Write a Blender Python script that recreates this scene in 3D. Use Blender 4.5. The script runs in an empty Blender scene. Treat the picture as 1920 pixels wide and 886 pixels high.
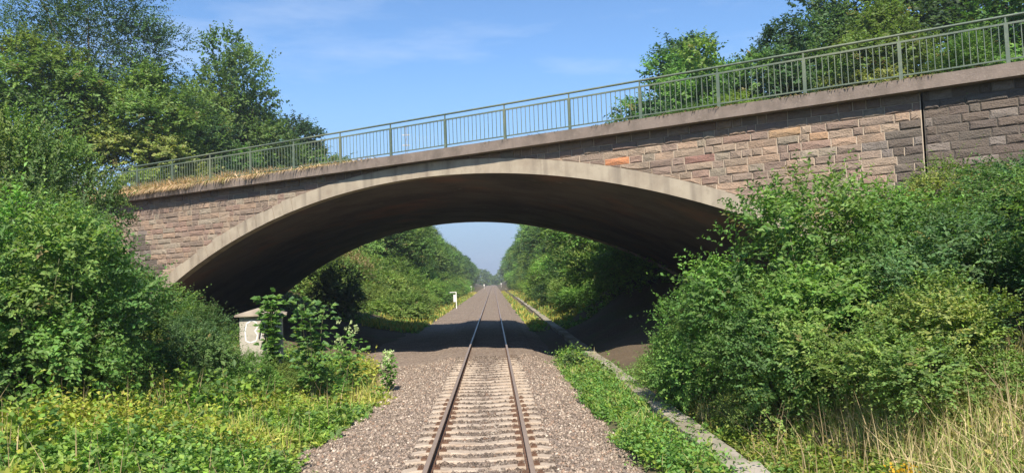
import bpy, math, random
import numpy as np
from mathutils import Vector, Matrix
C = bpy.context.scene
COL = C.collection
rad = math.radians

# ------------------------------------------------------------------ camera
cam_d = bpy.data.cameras.new("camera"); cam = bpy.data.objects.new("camera", cam_d); COL.objects.link(cam)
CAM = Vector((0.298, 0.0, 2.61))
pitch, yaw, roll = 0.05762, 0.02647, 0.03652
fw = Vector((math.sin(yaw)*math.cos(pitch), math.cos(yaw)*math.cos(pitch), math.sin(pitch)))
rt = Vector((math.cos(yaw), -math.sin(yaw), 0)); up = rt.cross(fw)
rt2 = rt*math.cos(roll) - up*math.sin(roll); up2 = up*math.cos(roll) + rt*math.sin(roll)
M = Matrix((rt2, up2, -fw)).transposed().to_4x4(); M.translation = CAM
cam.matrix_world = M
cam_d.sensor_width = 36; cam_d.lens = 36*1446.5/1920
cam_d.clip_start = 0.1; cam_d.clip_end = 4000
C.camera = cam

# ------------------------------------------------------------------ sky and sun
SUN_TO = Vector((-0.04, -0.98, 1.0)).normalized()      # towards the sun
elev = math.asin(SUN_TO.z); azim = math.atan2(SUN_TO.x, SUN_TO.y)
world = bpy.data.worlds.new("World"); C.world = world; world.use_nodes = True
wn = world.node_tree; wn.nodes.clear()
wo = wn.nodes.new('ShaderNodeOutputWorld'); bg = wn.nodes.new('ShaderNodeBackground')
sky = wn.nodes.new('ShaderNodeTexSky'); sky.sky_type = 'NISHITA'; sky.sun_disc = False
sky.sun_elevation = elev; sky.sun_rotation = azim % (2*math.pi)
sky.altitude = 50; sky.air_density = 1.0; sky.dust_density = 0.0; sky.ozone_density = 5.0
bg.inputs['Strength'].default_value = 0.105
# thin cirrus wisps, part of the sky itself
tc = wn.nodes.new('ShaderNodeTexCoord'); mp = wn.nodes.new('ShaderNodeMapping'); mp.inputs['Scale'].default_value = (1.2, 1.2, 6.0)
mp.inputs['Rotation'].default_value = (0.2, 0.25, 0.4)
nz = wn.nodes.new('ShaderNodeTexNoise'); nz.inputs['Scale'].default_value = 2.2; nz.inputs['Detail'].default_value = 6; nz.inputs['Roughness'].default_value = 0.6
cr = wn.nodes.new('ShaderNodeValToRGB'); cr.color_ramp.elements[0].position = 0.52; cr.color_ramp.elements[1].position = 0.95
cr.color_ramp.elements[1].color = (0.55, 0.55, 0.55, 1)
mx = wn.nodes.new('ShaderNodeMixRGB'); mx.inputs['Color2'].default_value = (5.5, 6.0, 6.8, 1)
wn.links.new(tc.outputs['Generated'], mp.inputs['Vector']); wn.links.new(mp.outputs[0], nz.inputs['Vector'])
wn.links.new(nz.outputs['Fac'], cr.inputs['Fac']); wn.links.new(cr.outputs[0], mx.inputs['Fac'])
tint = wn.nodes.new('ShaderNodeMixRGB'); tint.blend_type = 'MULTIPLY'; tint.inputs['Fac'].default_value = 1; tint.inputs['Color2'].default_value = (.84, .965, 1.04, 1)
wn.links.new(sky.outputs[0], tint.inputs['Color1']); sx_ = wn.nodes.new('ShaderNodeSeparateXYZ'); wn.links.new(tc.outputs['Generated'], sx_.inputs[0])
hr_ = wn.nodes.new('ShaderNodeMapRange'); hr_.interpolation_type = 'SMOOTHSTEP'; hr_.inputs['From Min'].default_value = .0; hr_.inputs['From Max'].default_value = .30; hr_.inputs['To Min'].default_value = .95; hr_.inputs['To Max'].default_value = 0
hz_ = wn.nodes.new('ShaderNodeMixRGB'); hz_.inputs['Color2'].default_value = (2.15, 2.95, 4.1, 1)   # summer haze that dulls the sky near the horizon, all round
wn.links.new(sx_.outputs['Z'], hr_.inputs['Value']); wn.links.new(hr_.outputs[0], hz_.inputs['Fac']); wn.links.new(tint.outputs[0], hz_.inputs['Color1'])
wn.links.new(hz_.outputs[0], mx.inputs['Color1']); wn.links.new(mx.outputs[0], bg.inputs['Color']); wn.links.new(bg.outputs[0], wo.inputs['Surface'])
sd = bpy.data.lights.new("sun", 'SUN'); sun = bpy.data.objects.new("sun", sd); COL.objects.link(sun)
sd.energy = 4.6; sd.angle = rad(0.5); sd.color = (1.0, 0.92, 0.80)
sun.rotation_euler = SUN_TO.to_track_quat('Z', 'Y').to_euler()
C.view_settings.view_transform = 'Standard'; C.view_settings.look = 'None'
C.view_settings.exposure = 0.80; C.view_settings.gamma = 1
C.render.engine = 'CYCLES'

# ------------------------------------------------------------------ helpers
def tag(o, label=None, cat=None, group=None, kind=None):
    if label: o['label'] = label
    if cat: o['category'] = cat
    if group: o['group'] = group
    if kind: o['kind'] = kind
    return o
def obj(name, me, mat=None, parent=None, loc=None):
    o = bpy.data.objects.new(name, me); COL.objects.link(o)
    if mat is not None and me is not None and len(me.materials) == 0: me.materials.append(mat)
    if parent: o.parent = parent
    if loc is not None: o.location = loc
    return o
def thing(name, label, cat, loc=(0, 0, 0), rz=0, group=None):
    o = bpy.data.objects.new(name, None); COL.objects.link(o); o.empty_display_size = .2
    o.location = loc; o.rotation_euler.z = rz
    return tag(o, label, cat, group)
def npmesh(name, V, F, col=None, smooth=False):
    """V (n,3); F (m,k) equal sided faces or list of such arrays"""
    if not isinstance(F, list): F = [F]
    F = [np.asarray(f, np.int32) for f in F if len(f)]
    me = bpy.data.meshes.new(name); V = np.asarray(V, np.float32)
    me.vertices.add(len(V)); me.vertices.foreach_set('co', V.ravel())
    nl = sum(f.size for f in F); npoly = sum(len(f) for f in F)
    me.loops.add(nl); me.loops.foreach_set('vertex_index', np.concatenate([f.ravel() for f in F]))
    tot = np.concatenate([np.full(len(f), f.shape[1], np.int32) for f in F])
    st = np.concatenate([[0], np.cumsum(tot)[:-1]]).astype(np.int32)
    me.polygons.add(npoly); me.polygons.foreach_set('loop_start', st)
    try: me.polygons.foreach_set('loop_total', tot)
    except Exception: pass
    if smooth: me.polygons.foreach_set('use_smooth', np.ones(npoly, bool))
    if col is not None:
        a = me.color_attributes.new('col', 'FLOAT_COLOR', 'POINT')
        c = np.ones((len(V), 4), np.float32); c[:, :3] = col
        a.data.foreach_set('color', c.ravel())
    me.update(calc_edges=True); me.validate()
    return me
BOXF = [(0, 3, 2, 1), (4, 5, 6, 7), (0, 1, 5, 4), (1, 2, 6, 5), (2, 3, 7, 6), (3, 0, 4, 7)]
class MB:
    def __init__(s): s.v = []; s.f = []
    def add(s, v, f):
        b = len(s.v); s.v += [tuple(p) for p in v]; s.f += [tuple(b+i for i in q) for q in f]
    def box(s, x0, y0, z0, x1, y1, z1):
        s.add([(x0, y0, z0), (x1, y0, z0), (x1, y1, z0), (x0, y1, z0), (x0, y0, z1), (x1, y0, z1), (x1, y1, z1), (x0, y1, z1)], BOXF)
    def hexa(s, p): s.add(p, BOXF)
    def tube(s, pts, rs, n=7):
        pts = [Vector(p) for p in pts]; rings = []
        for i, p in enumerate(pts):
            d = (pts[min(i+1, len(pts)-1)]-pts[max(i-1, 0)]).normalized()
            a = d.cross(Vector((0.31, .95, .05))).normalized(); b = d.cross(a)
            r = rs[i] if hasattr(rs, '__len__') else rs
            rings.append([p+(a*math.cos(t)+b*math.sin(t))*r for t in [2*math.pi*k/n for k in range(n)]])
        v = [q for g in rings for q in g]; f = []
        for i in range(len(rings)-1):
            for k in range(n): f.append((i*n+k, i*n+(k+1) % n, (i+1)*n+(k+1) % n, (i+1)*n+k))
        f.append(tuple(range(n))[::-1]); f.append(tuple((len(rings)-1)*n+k for k in range(n)))
        s.add(v, f)
    def mesh(s, name, smooth=False):
        me = bpy.data.meshes.new(name); me.from_pydata(s.v, [], s.f); me.update()
        if smooth: me.polygons.foreach_set('use_smooth', [True]*len(me.polygons))
        return me
    def build(s, name, mat, parent=None, smooth=False, loc=None, bevel=0):
        o = obj(name, s.mesh(name, smooth), mat, parent, loc)
        if bevel:
            m = o.modifiers.new('bevel', 'BEVEL'); m.width = bevel; m.segments = 2; m.limit_method = 'ANGLE'
        return o

# ------------------------------------------------------------------ materials
def mat(name, base=(.3, .3, .3), rough=.85, metal=0.0, noise=None, attr=False, bump=None, spec=.3, extra=None):
    m = bpy.data.materials.new(name); m.use_nodes = True; nt = m.node_tree; N = nt.nodes; L = nt.links
    b = N['Principled BSDF']; b.inputs['Roughness'].default_value = rough; b.inputs['Metallic'].default_value = metal
    b.inputs['Specular IOR Level'].default_value = spec
    geo = N.new('ShaderNodeNewGeometry')
    if attr:
        at = N.new('ShaderNodeAttribute'); at.attribute_name = 'col'; src = at.outputs['Color']
    else:
        rgb = N.new('ShaderNodeRGB'); rgb.outputs[0].default_value = (*base, 1); src = rgb.outputs[0]
    for k, (scale, col2, lo, hi, detail) in enumerate(noise or []):
        t = N.new('ShaderNodeTexNoise'); t.inputs['Scale'].default_value = scale; t.inputs['Detail'].default_value = detail
        t.inputs['Roughness'].default_value = .6
        mpn = N.new('ShaderNodeMapping'); mpn.inputs['Location'].default_value = (k*7.3, k*3.1, k*1.7)
        L.new(geo.outputs['Position'], mpn.inputs['Vector']); L.new(mpn.outputs[0], t.inputs['Vector'])
        r = N.new('ShaderNodeMapRange'); r.inputs['From Min'].default_value = lo; r.inputs['From Max'].default_value = hi
        L.new(t.outputs['Fac'], r.inputs['Value'])
        x = N.new('ShaderNodeMixRGB'); x.inputs['Color2'].default_value = (*col2, 1)
        L.new(r.outputs[0], x.inputs['Fac']); L.new(src, x.inputs['Color1']); src = x.outputs[0]
    if extra: src = extra(N, L, geo, src, b)
    L.new(src, b.inputs['Base Color'])
    if bump:
        t = N.new('ShaderNodeTexNoise'); t.inputs['Scale'].default_value = bump[0]; t.inputs['Detail'].default_value = 5
        L.new(geo.outputs['Position'], t.inputs['Vector'])
        bp = N.new('ShaderNodeBump'); bp.inputs['Strength'].default_value = bump[1]; bp.inputs['Distance'].default_value = bump[2]
        L.new(t.outputs['Fac'], bp.inputs['Height']); L.new(bp.outputs[0], b.inputs['Normal'])
    return m
def leaf_mat(name, trans=.42):
    m = bpy.data.materials.new(name); m.use_nodes = True; nt = m.node_tree; N = nt.nodes; L = nt.links
    N.remove(N['Principled BSDF']); out = N['Material Output']
    at = N.new('ShaderNodeAttribute'); at.attribute_name = 'col'
    oi = N.new('ShaderNodeObjectInfo')
    hs = N.new('ShaderNodeHueSaturation')
    r = N.new('ShaderNodeMapRange'); r.inputs['To Min'].default_value = .487; r.inputs['To Max'].default_value = .513; L.new(oi.outputs['Random'], r.inputs['Value'])
    r2 = N.new('ShaderNodeMapRange'); r2.inputs['To Min'].default_value = .95; r2.inputs['To Max'].default_value = 1.35; L.new(oi.outputs['Random'], r2.inputs['Value'])
    L.new(r.outputs[0], hs.inputs['Hue']); L.new(r2.outputs[0], hs.inputs['Value']); L.new(at.outputs['Color'], hs.inputs['Color'])
    p = N.new('ShaderNodeBsdfPrincipled'); p.inputs['Roughness'].default_value = .55; p.inputs['Specular IOR Level'].default_value = .35
    t = N.new('ShaderNodeBsdfTranslucent'); mix = N.new('ShaderNodeMixShader'); mix.inputs[0].default_value = trans
    g = N.new('ShaderNodeMixRGB'); g.blend_type = 'MULTIPLY'; g.inputs['Fac'].default_value = 1; g.inputs['Color2'].default_value = (1.25, 1.35, .65, 1)
    L.new(hs.outputs[0], p.inputs['Base Color']); L.new(hs.outputs[0], g.inputs['Color1']); L.new(g.outputs[0], t.inputs['Color'])
    L.new(p.outputs[0], mix.inputs[1]); L.new(t.outputs[0], mix.inputs[2]); L.new(mix.outputs[0], out.inputs['Surface'])
    return m
LEAF = leaf_mat('leaf'); GRASS = leaf_mat('grass_blade', .3)
BARK = mat('bark', (.09, .07, .05), .95, noise=[(6, (.16, .14, .11), .4, .7, 5)], bump=(18, .6, .03))
STEM = mat('stem', (.12, .13, .06), .8)
STONE = mat('sandstone', attr=True, rough=.92, noise=[(9, (.12, .095, .075), .50, .92, 6), (1.1, (.17, .135, .105), .52, .85, 5), (45, (.46, .36, .27), .58, 1.1, 3)], bump=(26, 1.0, .035))
SHADED_MORTAR = mat('shaded_mortar', (.15, .13, .105), .9, noise=[(3, (.09, .08, .065), .5, .8, 4)])  # dark mortar of the wing wall, its shade put into the colour
MORTAR = mat('mortar', (.50, .41, .31), .95, noise=[(3, (.22, .18, .14), .5, .8, 4)], bump=(60, .5, .006))
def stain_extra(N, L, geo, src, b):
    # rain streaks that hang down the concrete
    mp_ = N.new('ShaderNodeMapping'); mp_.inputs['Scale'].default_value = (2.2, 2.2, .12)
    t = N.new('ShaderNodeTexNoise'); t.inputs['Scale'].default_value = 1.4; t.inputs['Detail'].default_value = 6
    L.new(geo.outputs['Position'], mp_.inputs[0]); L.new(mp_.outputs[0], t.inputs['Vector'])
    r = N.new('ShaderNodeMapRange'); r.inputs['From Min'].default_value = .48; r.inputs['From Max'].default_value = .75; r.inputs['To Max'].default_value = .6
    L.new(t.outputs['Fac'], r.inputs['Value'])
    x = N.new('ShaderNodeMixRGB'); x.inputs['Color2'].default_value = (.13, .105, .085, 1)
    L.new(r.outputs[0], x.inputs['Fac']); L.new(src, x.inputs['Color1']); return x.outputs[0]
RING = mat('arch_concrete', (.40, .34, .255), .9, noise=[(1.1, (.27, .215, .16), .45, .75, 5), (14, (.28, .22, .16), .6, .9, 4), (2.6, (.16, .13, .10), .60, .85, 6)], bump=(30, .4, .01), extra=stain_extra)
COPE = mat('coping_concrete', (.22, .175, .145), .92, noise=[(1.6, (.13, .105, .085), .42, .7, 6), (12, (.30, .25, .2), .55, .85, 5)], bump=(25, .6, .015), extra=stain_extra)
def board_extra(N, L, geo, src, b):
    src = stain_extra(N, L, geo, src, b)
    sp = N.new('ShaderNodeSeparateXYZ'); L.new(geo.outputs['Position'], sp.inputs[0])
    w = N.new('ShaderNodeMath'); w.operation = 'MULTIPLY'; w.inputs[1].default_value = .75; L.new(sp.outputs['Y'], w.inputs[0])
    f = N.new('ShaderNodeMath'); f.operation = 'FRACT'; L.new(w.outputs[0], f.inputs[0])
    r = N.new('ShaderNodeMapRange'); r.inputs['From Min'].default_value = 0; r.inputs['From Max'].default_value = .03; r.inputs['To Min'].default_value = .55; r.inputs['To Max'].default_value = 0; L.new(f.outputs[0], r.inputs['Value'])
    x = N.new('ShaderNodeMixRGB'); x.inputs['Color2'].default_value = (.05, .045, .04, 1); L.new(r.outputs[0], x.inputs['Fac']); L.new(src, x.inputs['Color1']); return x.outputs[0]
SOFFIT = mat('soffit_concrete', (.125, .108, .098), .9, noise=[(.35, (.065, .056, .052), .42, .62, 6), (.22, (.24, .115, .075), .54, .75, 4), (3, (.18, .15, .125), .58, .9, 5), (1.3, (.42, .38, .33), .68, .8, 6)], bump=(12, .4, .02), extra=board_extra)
RAILPAINT = mat('green_paint', (.09, .125, .088), .5, noise=[(.16, (.27, .27, .15), .5, .8, 2), (7, (.22, .24, .16), .5, .85, 5), (9, (.10, .12, .08), .55, .8, 5), (30, (.17, .09, .05), .62, .75, 4)], spec=.5)
RUST = mat('rusty_steel', (.125, .068, .042), .75, noise=[(9, (.20, .12, .08), .45, .75, 5)], bump=(60, .3, .004))
SHINE = mat('polished_rail_head', (.40, .30, .23), .42, metal=.35, noise=[(4, (.34, .24, .18), .5, .8, 4)])
SLEEP = mat('sleeper_concrete', (.47, .38, .29), .9, noise=[(5, (.32, .25, .18), .45, .75, 6), (1.3, (.30, .21, .14), .5, .8, 4), (38, (.15, .11, .085), .56, .72, 4)], bump=(40, .5, .01))
TROUGH = mat('trough_concrete', (.40, .35, .29), .92, noise=[(.9, (.24, .21, .15), .42, .62, 6), (3, (.20, .20, .13), .5, .8, 6), (25, (.18, .17, .12), .6, .8, 4)], bump=(40, .5, .008))
CAB = mat('hut_plaster', (.46, .42, .35), .85, noise=[(4, (.28, .25, .20), .5, .8, 5)], bump=(30, .3, .005))
WHITE = mat('white_enamel', (.72, .70, .66), .5, noise=[(6, (.5, .46, .4), .6, .9, 4)])
BLACKP = mat('black_spray_paint', (.03, .03, .035), .6); WHITEP = mat('white_spray_paint', (.78, .78, .78), .6)
GREYM = mat('galvanised_steel', (.42, .43, .43), .45, metal=.5)
def grd(N, L, geo, src, b): return src
GROUND = mat('soil', (.115, .085, .055), .97, noise=[(.35, (.10, .105, .04), .45, .62, 5), (1.6, (.15, .11, .07), .52, .72, 6), (14, (.05, .04, .03), .55, .8, 5)], bump=(9, .9, .06))
def bal_extra(N, L, geo, src, b):
    v = N.new('ShaderNodeTexVoronoi'); v.inputs['Scale'].default_value = 17; L.new(geo.outputs['Position'], v.inputs['Vector'])
    r = N.new('ShaderNodeValToRGB'); e = r.color_ramp.elements
    e[0].color = (.13, .098, .072, 1); e[1].color = (.42, .34, .26, 1); e.new(.35).color = (.22, .168, .128, 1); e.new(.7).color = (.29, .22, .165, 1)
    sp = N.new('ShaderNodeSeparateColor'); L.new(v.outputs['Color'], sp.inputs[0]); L.new(sp.outputs[0], r.inputs['Fac'])
    x = N.new('ShaderNodeMixRGB'); x.inputs['Fac'].default_value = .8; L.new(src, x.inputs['Color1']); L.new(r.outputs[0], x.inputs['Color2'])
    bp = N.new('ShaderNodeBump'); bp.inputs['Strength'].default_value = .9; bp.inputs['Distance'].default_value = .04; bp.invert = True
    L.new(v.outputs['Distance'], bp.inputs['Height']); L.new(bp.outputs[0], b.inputs['Normal'])
    # dust darker / browner in large patches
    t = N.new('ShaderNodeTexNoise'); t.inputs['Scale'].default_value = .7; t.inputs['Detail'].default_value = 5; L.new(geo.outputs['Position'], t.inputs['Vector'])
    rr = N.new('ShaderNodeMapRange'); rr.inputs['From Min'].default_value = .45; rr.inputs['From Max'].default_value = .75; rr.inputs['To Max'].default_value = .55; L.new(t.outputs['Fac'], rr.inputs['Value'])
    y = N.new('ShaderNodeMixRGB'); y.inputs['Color2'].default_value = (.17, .125, .10, 1); L.new(rr.outputs[0], y.inputs['Fac']); L.new(x.outputs[0], y.inputs['Color1'])
    return y.outputs[0]
BALLAST = mat('ballast', (.22, .175, .15), .95, extra=bal_extra)
PEBBLE = mat('ballast_stone', attr=True, rough=.9, bump=(40, .5, .01))

# ------------------------------------------------------------------ layout
TH = .52137; CT, ST = math.cos(TH), math.sin(TH); D0 = 26.0415; W = 21.6
def zdeck(s): return 7.326+.0097*s+.00017*s*s
def PL(s, off, z, far=0.0): return (s*CT+off*ST, D0-s*ST+off*CT+far, z)
SC, HS, RISE, ZS = -2.376, 15.867, 4.783, 1.645
RR = (HS*HS+RISE*RISE)/(2*RISE); ZC = ZS+RISE-RR; A0 = math.asin(HS/RR)
RINGT = .50
def yface(X): return D0-math.tan(TH)*X+.35

def vnoise(x, y, f, seed=0):
    """cheap smooth value noise on numpy arrays"""
    x = np.asarray(x, float)*f+seed*17.3; y = np.asarray(y, float)*f+seed*9.7
    xi = np.floor(x).astype(int); yi = np.floor(y).astype(int); fx = x-xi; fy = y-yi
    fx = fx*fx*(3-2*fx); fy = fy*fy*(3-2*fy)
    def h(a, b): return np.abs(np.sin(a*127.1+b*311.7+seed*74.7)*43758.5453) % 1.0
    return (h(xi, yi)*(1-fx)+h(xi+1, yi)*fx)*(1-fy)+(h(xi, yi+1)*(1-fx)+h(xi+1, yi+1)*fx)*fy
def sstep(a, b, x):
    t = np.clip((x-a)/(b-a), 0, 1); return t*t*(3-2*t)
def ramp(x, pts):
    return np.interp(x, [p[0] for p in pts], [p[1] for p in pts])
def zt(X, Y):
    X = np.asarray(X, float); Y = np.asarray(Y, float)
    near = ramp(X, [(-60, 9), (-40, 8), (-26, 7.2), (-20, 5.2), (-15.5, 2.2), (-9, .60), (-6, .10), (-4.2, -.28), (-3.0, -.47), (-2.6, -.50), (2.2, -.50), (2.7, -.40), (3.4, -.36), (4.4, -.30), (5.2, -.1), (8, 1.1), (12, 3.0), (17, 6.0), (21, 7.2), (60, 8.5)])
    under = ramp(X, [(-60, 9), (-26, 7.2), (-15.5, 1.4), (-9, .1), (-5.6, -.42), (-5, -.5), (2.4, -.50), (3.4, -.40), (4.3, -.34), (6, .25), (11.8, 2.0), (17, 6), (21, 7.2), (60, 8.5)])
    far = ramp(X, [(-200, 14), (-60, 10), (-30, 7.4), (-22, 5.2), (-15, 1.8), (-12, .9), (-7.5, -.2), (-5.0, -.42), (-4.4, -.50), (2.4, -.50), (3.0, -.40), (4.4, -.34), (5.4, 0), (9, 2.4), (15, 5.6), (20, 7.2), (200, 14)])
    yf = yface(X)
    a = sstep(-1.5, 1.5, Y-yf); b = sstep(-2, 4, Y-yf-W)
    z = near*(1-a)+under*a*(1-b)+far*b
    # the road's embankment, level with the deck, on both sides of the arch
    s = X/CT
    side = np.maximum(sstep(16.5, 22, s), sstep(21.5, 27, -s))
    strip = sstep(-7, -.5, Y-yf)*(1-sstep(W, W+8, Y-yf))
    z = z*(1-side*strip)+np.maximum(z, 7.15)*side*strip
    n = (vnoise(X, Y, .35, 1)-.5)*.5+(vnoise(X, Y, 1.1, 2)-.5)*.16
    amp = np.clip((np.abs(X+.8)-3.6)/3, 0, 1)
    return z+n*amp
def z1(x, y): return float(zt(np.array([x]), np.array([y]))[0])
def grid_mesh(name, xs, ys, zf, smooth=True):
    X, Y = np.meshgrid(xs, ys); Z = zf(X, Y); V = np.stack([X, Y, Z], -1).reshape(-1, 3)
    nx, ny = len(xs), len(ys); i = np.arange(nx-1)[None]+nx*np.arange(ny-1)[:, None]; i = i.ravel()
    F = np.stack([i, i+1, i+nx+1, i+nx], -1)
    return npmesh(name, V, F, smooth=smooth)
xs = np.concatenate([-np.geomspace(40, 1500, 18)[::-1], np.arange(-38, -8, 1.0), np.arange(-8, 8, .25), np.arange(8, 38, 1.0), np.geomspace(40, 1500, 18)])
ys = np.concatenate([-np.geomspace(12, 400, 10)[::-1], np.arange(-10, 70, .5), np.arange(70, 200, 4), np.geomspace(200, 2600, 30)])
gr = obj('ground', grid_mesh('ground', xs, ys, zt), GROUND); tag(gr, kind='structure')
def zbal(X, Y):
    X = np.asarray(X, float); Y = np.asarray(Y, float)
    z = ramp(X, [(-6, -.52), (-5.2, -.44), (-3.5, -.40), (-2.4, -.36), (-1.75, -.235), (-1.3, -.20), (1.3, -.20), (1.75, -.235), (2.4, -.40), (3.0, -.55)])
    lift = sstep(25.5, 28.5, Y)*.045*(np.abs(X) < 1.8)
    mid = (np.abs(X) < .62)*.0
    n = (vnoise(X, Y, 1.3, 5)-.5)*.05+(vnoise(X, Y, 5, 6)-.5)*.03
    return z+lift+mid+n*np.where(np.abs(X) < 1.3, .55, 1)
bx = np.concatenate([np.arange(-6, 3.01, .1)]); by = np.concatenate([np.arange(-8, 36, .12), np.arange(36, 70, .5), np.geomspace(70, 1400, 60)])
bl = obj('ballast_bed', grid_mesh('ballast_bed', bx, by, zbal), BALLAST); tag(bl, kind='structure')

# loose ballast stones, real geometry near the camera
rng = np.random.default_rng(3)
def pebbles(name, P, size, cols, label):
    n = len(P)
    base = np.array([(1, 0, 0), (0, 1, 0), (-1, 0, 0), (0, -1, 0), (0, 0, 1), (0, 0, -1)], float)
    Fb = np.array([(0, 1, 4), (1, 2, 4), (2, 3, 4), (3, 0, 4), (1, 0, 5), (2, 1, 5), (3, 2, 5), (0, 3, 5)])
    V = base[None]*(1+rng.uniform(-.3, .3, (n, 6, 3)))+rng.uniform(-.25, .25, (n, 6, 3))
    a = rng.uniform(0, 6.28, n); ca, sa = np.cos(a), np.sin(a)
    V = np.stack([V[..., 0]*ca[:, None]-V[..., 1]*sa[:, None], V[..., 0]*sa[:, None]+V[..., 1]*ca[:, None], V[..., 2]*.75], -1)
    V = V*size[:, None, None]+P[:, None]
    F = (Fb[None]+6*np.arange(n)[:, None, None]).reshape(-1, 3)
    me = npmesh(name, V.reshape(-1, 3), F, col=np.repeat(cols, 6, 0))
    o = obj(name, me, PEBBLE); tag(o, label, 'gravel', kind='stuff'); return o
n = 60000
Yp = 7.0+rng.power(.62, n)*22.0; Xp = rng.uniform(-3.3, 2.7, n)
Xp = np.where(Yp > 24, rng.uniform(-5.2, 2.6, n), Xp)
Zp = zbal(Xp, Yp)+rng.uniform(-.012, .012, n)
fr = np.mod(Yp-.43+.13, .6); on_sl = (fr < .26) & (np.abs(Xp) < 1.2) & (Yp < 28)
keep = ~(on_sl & (rng.random(n) < .82)) & ~((np.abs(np.abs(Xp)-.75) < .1))
pal = np.array([(.28, .215, .165), (.205, .157, .12), (.37, .295, .225), (.14, .108, .082), (.50, .42, .33), (.27, .18, .125)])
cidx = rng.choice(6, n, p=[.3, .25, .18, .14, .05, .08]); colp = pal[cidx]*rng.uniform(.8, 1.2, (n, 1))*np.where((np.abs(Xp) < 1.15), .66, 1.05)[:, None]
rust = np.exp(-((np.abs(Xp)-.75)/.16)**2)[:, None]; colp = colp*(1-.55*rust)+np.array([(.15, .085, .05)])*.55*rust
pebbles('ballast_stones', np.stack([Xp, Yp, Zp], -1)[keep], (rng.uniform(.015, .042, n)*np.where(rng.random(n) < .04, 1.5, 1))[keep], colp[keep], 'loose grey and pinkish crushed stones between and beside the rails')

# ------------------------------------------------------------------ track
track = thing('railway_track', 'single railway track with rusty rails on pale sleepers running under the bridge', 'railway track')
def rail(x):
    prof = [(-.062, -.155), (.062, -.155), (.062, -.142), (.012, -.125), (.009, -.045), (.035, -.034), (.036, -.004), (.028, 0), (-.028, 0), (-.036, -.004), (-.035, -.034), (-.009, -.045), (-.012, -.125), (-.062, -.142)]
    ysr = list(np.arange(-6, 60, 6))+list(np.geomspace(60, 1300, 20)); n_ = len(prof)
    V = [(x+p[0], y, p[1]) for y in ysr for p in prof]
    F = [(i*n_+k, (i+1)*n_+k, (i+1)*n_+(k+1) % n_, i*n_+(k+1) % n_) for i in range(len(ysr)-1) for k in range(n_)]
    F.append(tuple(range(n_)))
    me = bpy.data.meshes.new('rail'); me.from_pydata(V, [], F); me.materials.append(RUST); me.materials.append(SHINE)
    for p in me.polygons:
        if len(p.vertices) == 4 and (p.vertices[0] % n_) in (7, 6, 8): p.material_index = 1
    me.update(); obj('rail', me, None, track)
rail(-.753); rail(.753)
random.seed(5)
def sleeper_mesh(seed):
    r = random.Random(seed); m = MB(); N_ = 15; top = []; V = []
    for i in range(N_):
        x = -1.16+2.32*i/(N_-1); ax = abs(x)
        zt_ = -.158-.035*max(0, 1-ax/.6)**1.0 - (.02 if ax > 1.05 else 0) + r.uniform(-.004, .004)
        w = .135+r.uniform(-.012, .012) - .018*max(0, 1-ax/.7)
        V += [(x, -w-.02, -.36), (x, -w+r.uniform(-.008, .008), zt_-.014), (x, -w+.03, zt_), (x, w-.03, zt_), (x, w+r.uniform(-.008, .008), zt_-.014), (x, w+.02, -.36)]
    F = []
    for i in range(N_-1):
        for k in range(5): F.append((i*6+k, i*6+k+1, (i+1)*6+k+1, (i+1)*6+k))
    F = [f[::-1] for f in F]
    F.append((0, 1, 2, 3, 4, 5)); F.append(tuple((N_-1)*6+k for k in (5, 4, 3, 2, 1, 0)))
    me = bpy.data.meshes.new('sleeper'); me.from_pydata(V, [], F); me.materials.append(SLEEP); me.update(); return me
SM = [sleeper_mesh(i) for i in range(6)]
cl = MB()
cl.box(-.055, -.05, 0, .055, .05, .02); cl.tube([(-.03, -.04, .02), (-.03, .03, .045), (.03, .03, .045), (.03, -.04, .02)], .009, 5); cl.tube([(0, 0, .01), (0, 0, .06)], .014, 6)
clip_me = cl.mesh('rail_clip'); clip_me.materials.append(RUST)
k = 0; y = .43+.6*8
while y < 28.8:
    o = obj('sleeper', SM[k % 6], None, track, (random.uniform(-.02, .02), y+random.uniform(-.012, .012), random.uniform(-.006, .006))); o.rotation_euler.z = random.uniform(-.006, .006)
    if y < 19:
        for xr in (-.753, .753):
            for dx in (-.115, .115): obj('rail_clip', clip_me, None, o, (xr+dx, 0, -.157))
    y += .6; k += 1

# ------------------------------------------------------------------ bridge
bridge = thing('arch_bridge', 'broad shallow arched stone and concrete road bridge spanning the railway', 'bridge')
NS = 72
def arcpt(a, r): return SC+r*math.sin(a), ZC+r*math.cos(a)
def extr(s):
    r = RR+RINGT; d = s-SC
    if abs(d) > r*math.sin(A0): return -.6
    return ZC+math.sqrt(r*r-d*d)
# barrel: soffit with abutment walls
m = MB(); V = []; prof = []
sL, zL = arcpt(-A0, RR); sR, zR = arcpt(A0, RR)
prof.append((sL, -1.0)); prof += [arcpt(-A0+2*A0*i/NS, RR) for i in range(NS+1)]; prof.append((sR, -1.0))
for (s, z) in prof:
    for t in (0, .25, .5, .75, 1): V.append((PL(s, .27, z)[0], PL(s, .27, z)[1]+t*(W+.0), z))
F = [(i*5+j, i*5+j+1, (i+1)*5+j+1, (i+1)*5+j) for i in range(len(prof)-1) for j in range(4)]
m.add(V, F); m.build('arch_barrel', SOFFIT, bridge, smooth=False)
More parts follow.
